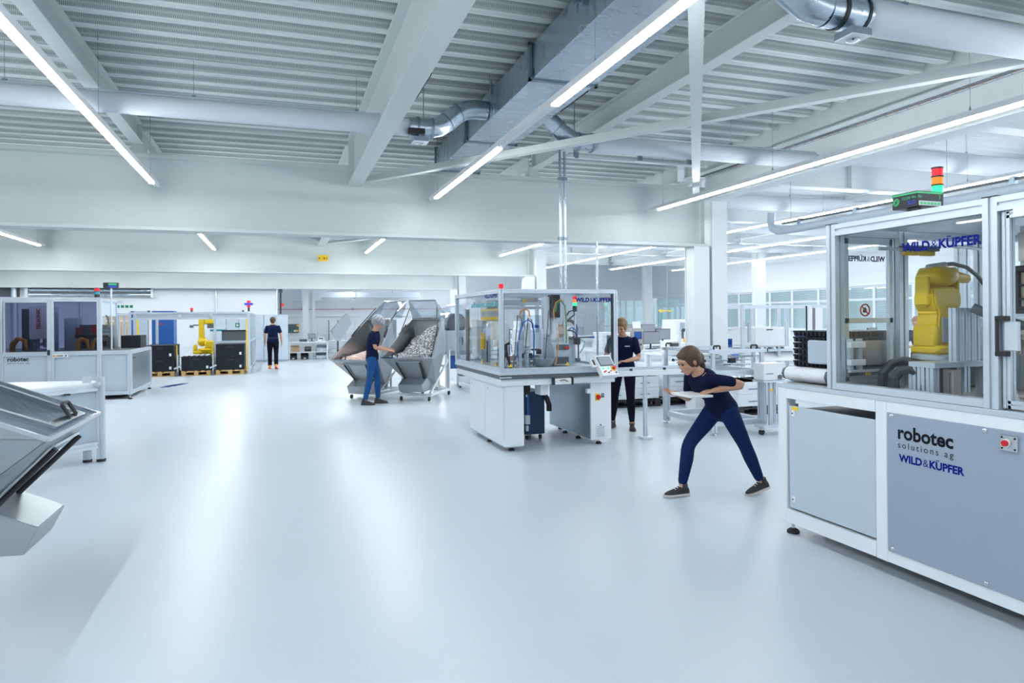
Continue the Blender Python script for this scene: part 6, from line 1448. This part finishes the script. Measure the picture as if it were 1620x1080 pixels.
def figure(label, loc, rotz, J, shirt, legs, shoes, sole, hair, style='short', woman=True, logo=False, curl=.5, belt=False):
    """J holds joints in local metres, facing -y, the person's left is +x"""
    t = Thing('person', label, 'person', (0,0,0), world=False)
    k = .94 if woman else 1.06
    pel, wai, che, nek, hea = (V(J[q]) for q in ('pel', 'waist', 'chest', 'neck', 'head'))
    hl = V(J['hipL'])-V(J['hipR']); sl = V(J['shL'])-V(J['shR']); hl.normalize(); sl.normalize()
    up = (nek-pel).normalized()
    def torso(m, g, lo=0, hi=99):
        rows = [(pel-up*.10, .120, .095, 0), (pel-up*.04, .160*(1.04 if woman else .97), .118, .0), (pel+up*.05, .158, .112, .1), (wai, .130 if woman else .142, .098, .4), (wai*.5+che*.5, .142, .110, .6), (che, .158, .118, .8), (che*.45+nek*.55, .158, .100, 1), (nek-up*.025, .095, .072, 1), (nek, .060, .058, 1), (nek*.4+hea*.6-V((0,0,.03)), .052, .055, 1)]
        rings = []
        for i, (c, rx, ry, f) in enumerate(rows):
            if i < lo or i > hi: continue
            l = (hl*(1-f)+sl*f).normalized(); d = l.cross(up).normalized()
            gg = g if i < 8 else g*.6
            rings.append([c+l*math.cos(2*PI*q/18)*(rx*k+gg)+d*math.sin(2*PI*q/18)*(ry*k+gg) for q in range(18)])
        m.loft(rings)
    B = mb(); torso(B, 0)
    R = head_shapes(B, hea, J['face'], J.get('crown', (0,0,1)), .98 if woman else 1.02)
    for S in 'LR':
        limb(B, [(V(J['sh'+S])-V((0,0,.012)), .048*k), ((V(J['sh'+S])+V(J['el'+S]))*.5, .044*k), (J['el'+S], .036*k), (V(J['el'+S])*.6+V(J['wr'+S])*.4, .036*k), (J['wr'+S], .024*k)])
        limb(B, [(J['hip'+S], .088*k), (V(J['hip'+S])*.55+V(J['kn'+S])*.45, .074*k), (J['kn'+S], .054*k), (V(J['kn'+S])*.68+V(J['an'+S])*.32, .054*k), (V(J['kn'+S])*.2+V(J['an'+S])*.8, .036*k), (J['an'+S], .034*k)])
        sg = 1 if S == 'L' else -1
        hd = V(J.get('hand'+S, V(J['wr'+S])-V(J['el'+S]))); hand(B, J['wr'+S], hd, J.get('palm'+S, (-sg, 0, 0)), sg, curl, .95 if woman else 1.05)
    body = t.adopt(grown(B, 'body', MT['skin'], .0065, 3, .4))
    T = mb(); torso(T, .014, 1, 7)
    for S in 'LR':
        a, b = V(J['sh'+S]), V(J['el'+S]); limb(T, [(a-V((0,0,.012)), .056*k), (a*.55+b*.45, .056*k), (a*.34+b*.66, .058*k)])
    sh = t.adopt(grown(T, 'polo_shirt', shirt, .009, 4))
    c = mb(); d0 = sl.cross(up).normalized()
    c.tube([nek-up*.030+(sl*math.cos(2*PI*q/16)*.074+d0*math.sin(2*PI*q/16)*.068)*k for q in range(16)], .019, 8, True); t.part('collar', c, shirt, sh, smooth=True)
    if logo:
        fw = -d0 if d0.dot(V((0,-1,0))) < 0 else d0
        o = che+fw*(.118*k+.017)+sl*.03+up*.03; l2 = sl if fw.cross(up).dot(sl) < 0 else -sl
        q = mb(); q.slab([o, o+sl*.07, o+sl*.07+up*.012, o+up*.012], .002, fw); t.part('shirt_logo', q, MT['whitish'], sh)
    Q = mb(); torso(Q, .012, 0, 2 if not woman else 3)
    for S in 'LR':
        limb(Q, [(J['hip'+S], .098*k), (V(J['hip'+S])*.55+V(J['kn'+S])*.45, .086*k), (J['kn'+S], .066*k), (V(J['kn'+S])*.62+V(J['an'+S])*.38, .064*k), (V(J['kn'+S])*.12+V(J['an'+S])*.88, J.get('cuff', .050)*k)])
    tr = t.adopt(grown(Q, 'trousers', legs, .009, 4))
    if belt:
        b = mb(); wc = pel*.42+wai*.58; b.tube([wc+(hl*math.cos(2*PI*q/18)*(.148*k+.012)+hl.cross(up)*math.sin(2*PI*q/18)*(.106*k+.012)) for q in range(18)], .014, 6, True); t.part('belt', b, MT['black'], tr)
    for S in 'LR': shoe(t, J['an'+S], J['toe'+S], shoes, sole, .95 if woman else 1.06, J.get('pitch'+S, 0))
    # hair and face details
    H = mb(); hs = .98 if woman else 1.02
    def hb(p, r, sc, m=H): m.ball(hea+R @ (V(p)*hs), r*hs, sc, 16, 10, R)
    if style == 'net':
        hb((0, .026, .048), .122, (.92, 1.06, .86)); hb((0, .05, .0), .10, (.9, .9, .8))
        n = t.adopt(grown(H, 'hair_net', MT['net'], .009, 2)); r = mb(); c = hea+R @ V((0, .012, .035))
        r.tube([c+R @ V((.088*math.cos(a), .108*math.sin(a), .012-.035*math.sin(a))) for a in [2*PI*i/24 for i in range(24)]], .006, 6, True); t.part('elastic_band', r, MT['net'], n, smooth=True)
        f = mb()
        for i in range(12):
            a = 2*PI*i/12; f.tube([hea+R @ V((.114*math.cos(a)*math.cos(p), .026+.132*math.sin(a)*math.cos(p), .048+.107*math.sin(p))) for p in (-.1, .3, .7, 1.1, 1.45)], .0035, 5)
        t.part('net_folds', f, MT['whitish'], n)
    else:
        hb((0, .030, .040), .110, (.84, 1.0, .86)); hb((0, .05, .0), .095, (.86, .85, .9))
        if style == 'tied': hb((0, .115, -.02), .050, (.9, 1, 1.2)); hb((.055, .0, .01), .05, (.5, .9, 1.3)); hb((-.055, .0, .01), .05, (.5, .9, 1.3)); hb((0, -.03, .075), .06, (1.2, .9, .6)); hb((0, .12, -.08), .035, (.8, .8, 2.0))
        if style == 'short' : hb((0, .06, -.045), .070, (.9, .7, .7))
        t.adopt(grown(H, 'hair', hair, .008, 2))
    for e in (-1, 1):
        q = mb(); q.ball(hea+R @ (V((e*.031, -.083, .004))*hs), .0115*hs, (1.1, .6, .7), 8, 6, R); t.part('eye', q, MT['ink'])
        q = mb(); q.ball(hea+R @ (V((e*.032, -.089, .024))*hs), .014*hs, (1.4, .4, .28), 8, 5, R); t.part('eyebrow', q, hair)
    q = mb(); q.ball(hea+R @ (V((0, -.094, -.060))*hs), .016*hs, (1.5, .5, .38), 10, 6, R); t.part('lips', q, paint('lips', (.42, .14, .12), .45))
    t.o.location = loc; t.o.rotation_euler = (0, 0, rotz)
    return t

# woman in a hair net, reaching into the hopper (faces +x in the hall)
J = dict(pel=(0,.0,.90), waist=(0,.01,1.05), chest=(0,-.03,1.24), neck=(0,-.055,1.41), head=(0,-.115,1.545), face=(0,-.80,-.55),
         shL=(.165,-.035,1.345), elL=(.20,-.10,1.09), wrL=(.12,-.30,1.045), shR=(-.165,-.035,1.345), elR=(-.20,-.06,1.09), wrR=(-.10,-.29,1.03),
         handL=(-.15,-.9,-.1), handR=(.15,-.9,-.12), palmL=(-.5,0,-.9), palmR=(.5,0,-.9),
         hipL=(.085,0,.885), knL=(.10,-.09,.49), anL=(.11,-.10,.085), hipR=(-.085,0,.885), knR=(-.10,.05,.49), anR=(-.11,.14,.085), toeL=(.05,-1,0), toeR=(-.15,-1,0))
figure('woman in hair net, navy polo and blue jeans reaching into the right hopper', (1.66, 13.18, 0), math.radians(82), J, MT['navy'], MT['denim'], MT['shoe'], MT['shoe'], MT['hairbrown'], 'net')
# operator beside the glazed machine
J = dict(pel=(0,.02,.90), waist=(0,.0,1.04), chest=(0,-.05,1.20), neck=(0,-.09,1.36), head=(-.02,-.155,1.475), face=(-.25,-.85,-.42),
         shL=(.165,-.07,1.30), elL=(.22,-.10,1.04), wrL=(.05,-.28,1.0), shR=(-.165,-.07,1.30), elR=(-.24,-.10,1.06), wrR=(-.22,-.32,1.03),
         handL=(-.8,-.5,.0), palmL=(-.3,-.2,-.9), palmR=(.3,0,-.9),
         hipL=(.085,.02,.885), knL=(.10,-.03,.48), anL=(.12,-.06,.085), hipR=(-.085,.02,.885), knR=(-.13,.03,.48), anR=(-.17,.12,.085), toeL=(.1,-1,0), toeR=(-.35,-1,0), cuff=.044)
figure('woman in navy polo and dark trousers working beside the glazed machine', (4.71, 8.86, 0), math.radians(-30), J, MT['navy'], MT['darkcloth'], MT['shoe'], MT['shoe'], MT['hairblond'], 'tied', logo=True)
# man walking away at the back
J = dict(pel=(0,0,.93), waist=(0,.0,1.09), chest=(0,-.01,1.30), neck=(0,-.015,1.475), head=(0,-.03,1.60), face=(0,-1,-.05),
         shL=(.18,-.01,1.40), elL=(.245,.0,1.13), wrL=(.255,-.07,.89), shR=(-.18,-.01,1.40), elR=(-.255,.03,1.13), wrR=(-.285,.02,.88),
         handL=(0,-.2,-1), handR=(0,-.1,-1),
         hipL=(.09,0,.91), knL=(.10,-.06,.50), anL=(.10,-.02,.09), hipR=(-.09,0,.91), knR=(-.10,.02,.50), anR=(-.10,.20,.12), toeL=(.1,-1,0), toeR=(-.1,-1,0), pitchR=-.25, cuff=.062)
figure('man in navy polo and dark work trousers walking away at the back', (-.23, 24.1, 0), PI, J, MT['navy'], MT['darkcloth'], MT['orange'], MT['redink'], MT['hairbrown'], 'short', woman=False, belt=True)
# striding person in front of the profile table (faces -x)
J = dict(pel=(0,0,.80), waist=(.02,-.08,.92), chest=(.03,-.19,1.02), neck=(.04,-.28,1.13), head=(.045,-.375,1.225), face=(0,-.92,-.40), crown=(0,-.35,.95),
         shL=(.175,-.245,1.085), elL=(.265,.02,1.02), wrL=(.20,-.225,.975), shR=(-.135,-.245,1.085), elR=(-.22,-.20,.87), wrR=(-.10,-.42,.93),
         handL=(-.12,-1,-.16), handR=(.25,-1,.1), palmL=(-.2,0,-.95), palmR=(.4,0,.9),
         hipL=(.085,0,.785), knL=(.10,.17,.46), anL=(.10,.34,.115), hipR=(-.085,0,.785), knR=(-.09,-.28,.47), anR=(-.10,-.36,.085), toeL=(0,-1,0), toeR=(0,-1,0), pitchL=-.22, cuff=.046)
figure('person striding past in navy polo and blue trousers with a white sheet stack', (3.79, 5.26, 0), math.radians(-90), J, MT['navy'], paint('dark_denim', (.008, .022, .085), .9, spec=.1, var=.12, bump=.2, scale=30), MT['shoe'], MT['sole'], MT['hairbrown'], 'tied')
solo('sheet_stack', mb().box(3.30, 3.52, 5.00, 5.33, .925, .945, .003), MT['whitish'], 'stack of white sheets held by the striding person', 'paper', (3.4, 5.15, .925))
# worker at a bench beyond the big machine
J = dict(pel=(0,0,.84), waist=(0,-.01,.99), chest=(0,-.05,1.17), neck=(0,-.08,1.33), head=(0,-.14,1.455), face=(.1,-.85,-.35),
         shL=(.16,-.06,1.27), elL=(.20,-.12,1.02), wrL=(.08,-.34,1.0), shR=(-.16,-.06,1.27), elR=(-.20,-.12,1.02), wrR=(-.08,-.34,1.0), palmL=(0,0,-1), palmR=(0,0,-1),
         hipL=(.085,0,.825), knL=(.10,-.05,.46), anL=(.10,0,.085), hipR=(-.085,0,.825), knR=(-.10,-.02,.46), anR=(-.10,.05,.085), toeL=(0,-1,0), toeR=(0,-1,0))
figure('worker with light hair in a dark shirt at a bench beyond the big machine', (12.46, 10.6, 0), math.radians(-75), J, MT['navy'], MT['darkcloth'], MT['shoe'], MT['shoe'], MT['hairred'], 'short')
# ---------------------------------------------------------------- camera, world, view
cam = bpy.data.cameras.new('camera'); co = bpy.data.objects.new('camera', cam); COL.objects.link(co)
A = math.atan(367/1080.); ro = .0085
ca, sa = math.cos(A), math.sin(A)
Fw, R0, Z0 = V((sa, ca, 0)), V((ca, -sa, 0)), V((0, 0, 1))
Rr = R0*math.cos(ro)-Z0*math.sin(ro); Ur = Z0*math.cos(ro)+R0*math.sin(ro)
co.matrix_world = Matrix(((Rr.x, Ur.x, -Fw.x, 0), (Rr.y, Ur.y, -Fw.y, 0), (Rr.z, Ur.z, -Fw.z, 1.62), (0, 0, 0, 1)))
cam.sensor_width = 36; cam.sensor_fit = 'HORIZONTAL'; cam.lens = 24.0; cam.shift_y = -37/1620.; cam.clip_start = .05; cam.clip_end = 200
SC.camera = co
w = bpy.data.worlds.new('daylight'); SC.world = w; w.use_nodes = True
bg = w.node_tree.nodes['Background']; bg.inputs['Color'].default_value = (.82, .91, 1.0, 1); bg.inputs['Strength'].default_value = 1.7
SC.view_settings.view_transform = 'Standard'; SC.view_settings.look = 'None'
SC.view_settings.gamma = 1.0; SC.view_settings.use_curve_mapping = False
SC.view_settings.exposure = -.05
SC.cycles.max_bounces = 8; SC.cycles.diffuse_bounces = 5; SC.cycles.glossy_bounces = 4; SC.cycles.transparent_max_bounces = 32
SC.cycles.sample_clamp_indirect = 6.0; SC.cycles.caustics_reflective = False; SC.cycles.caustics_refractive = False
SC.cycles.use_denoising = True
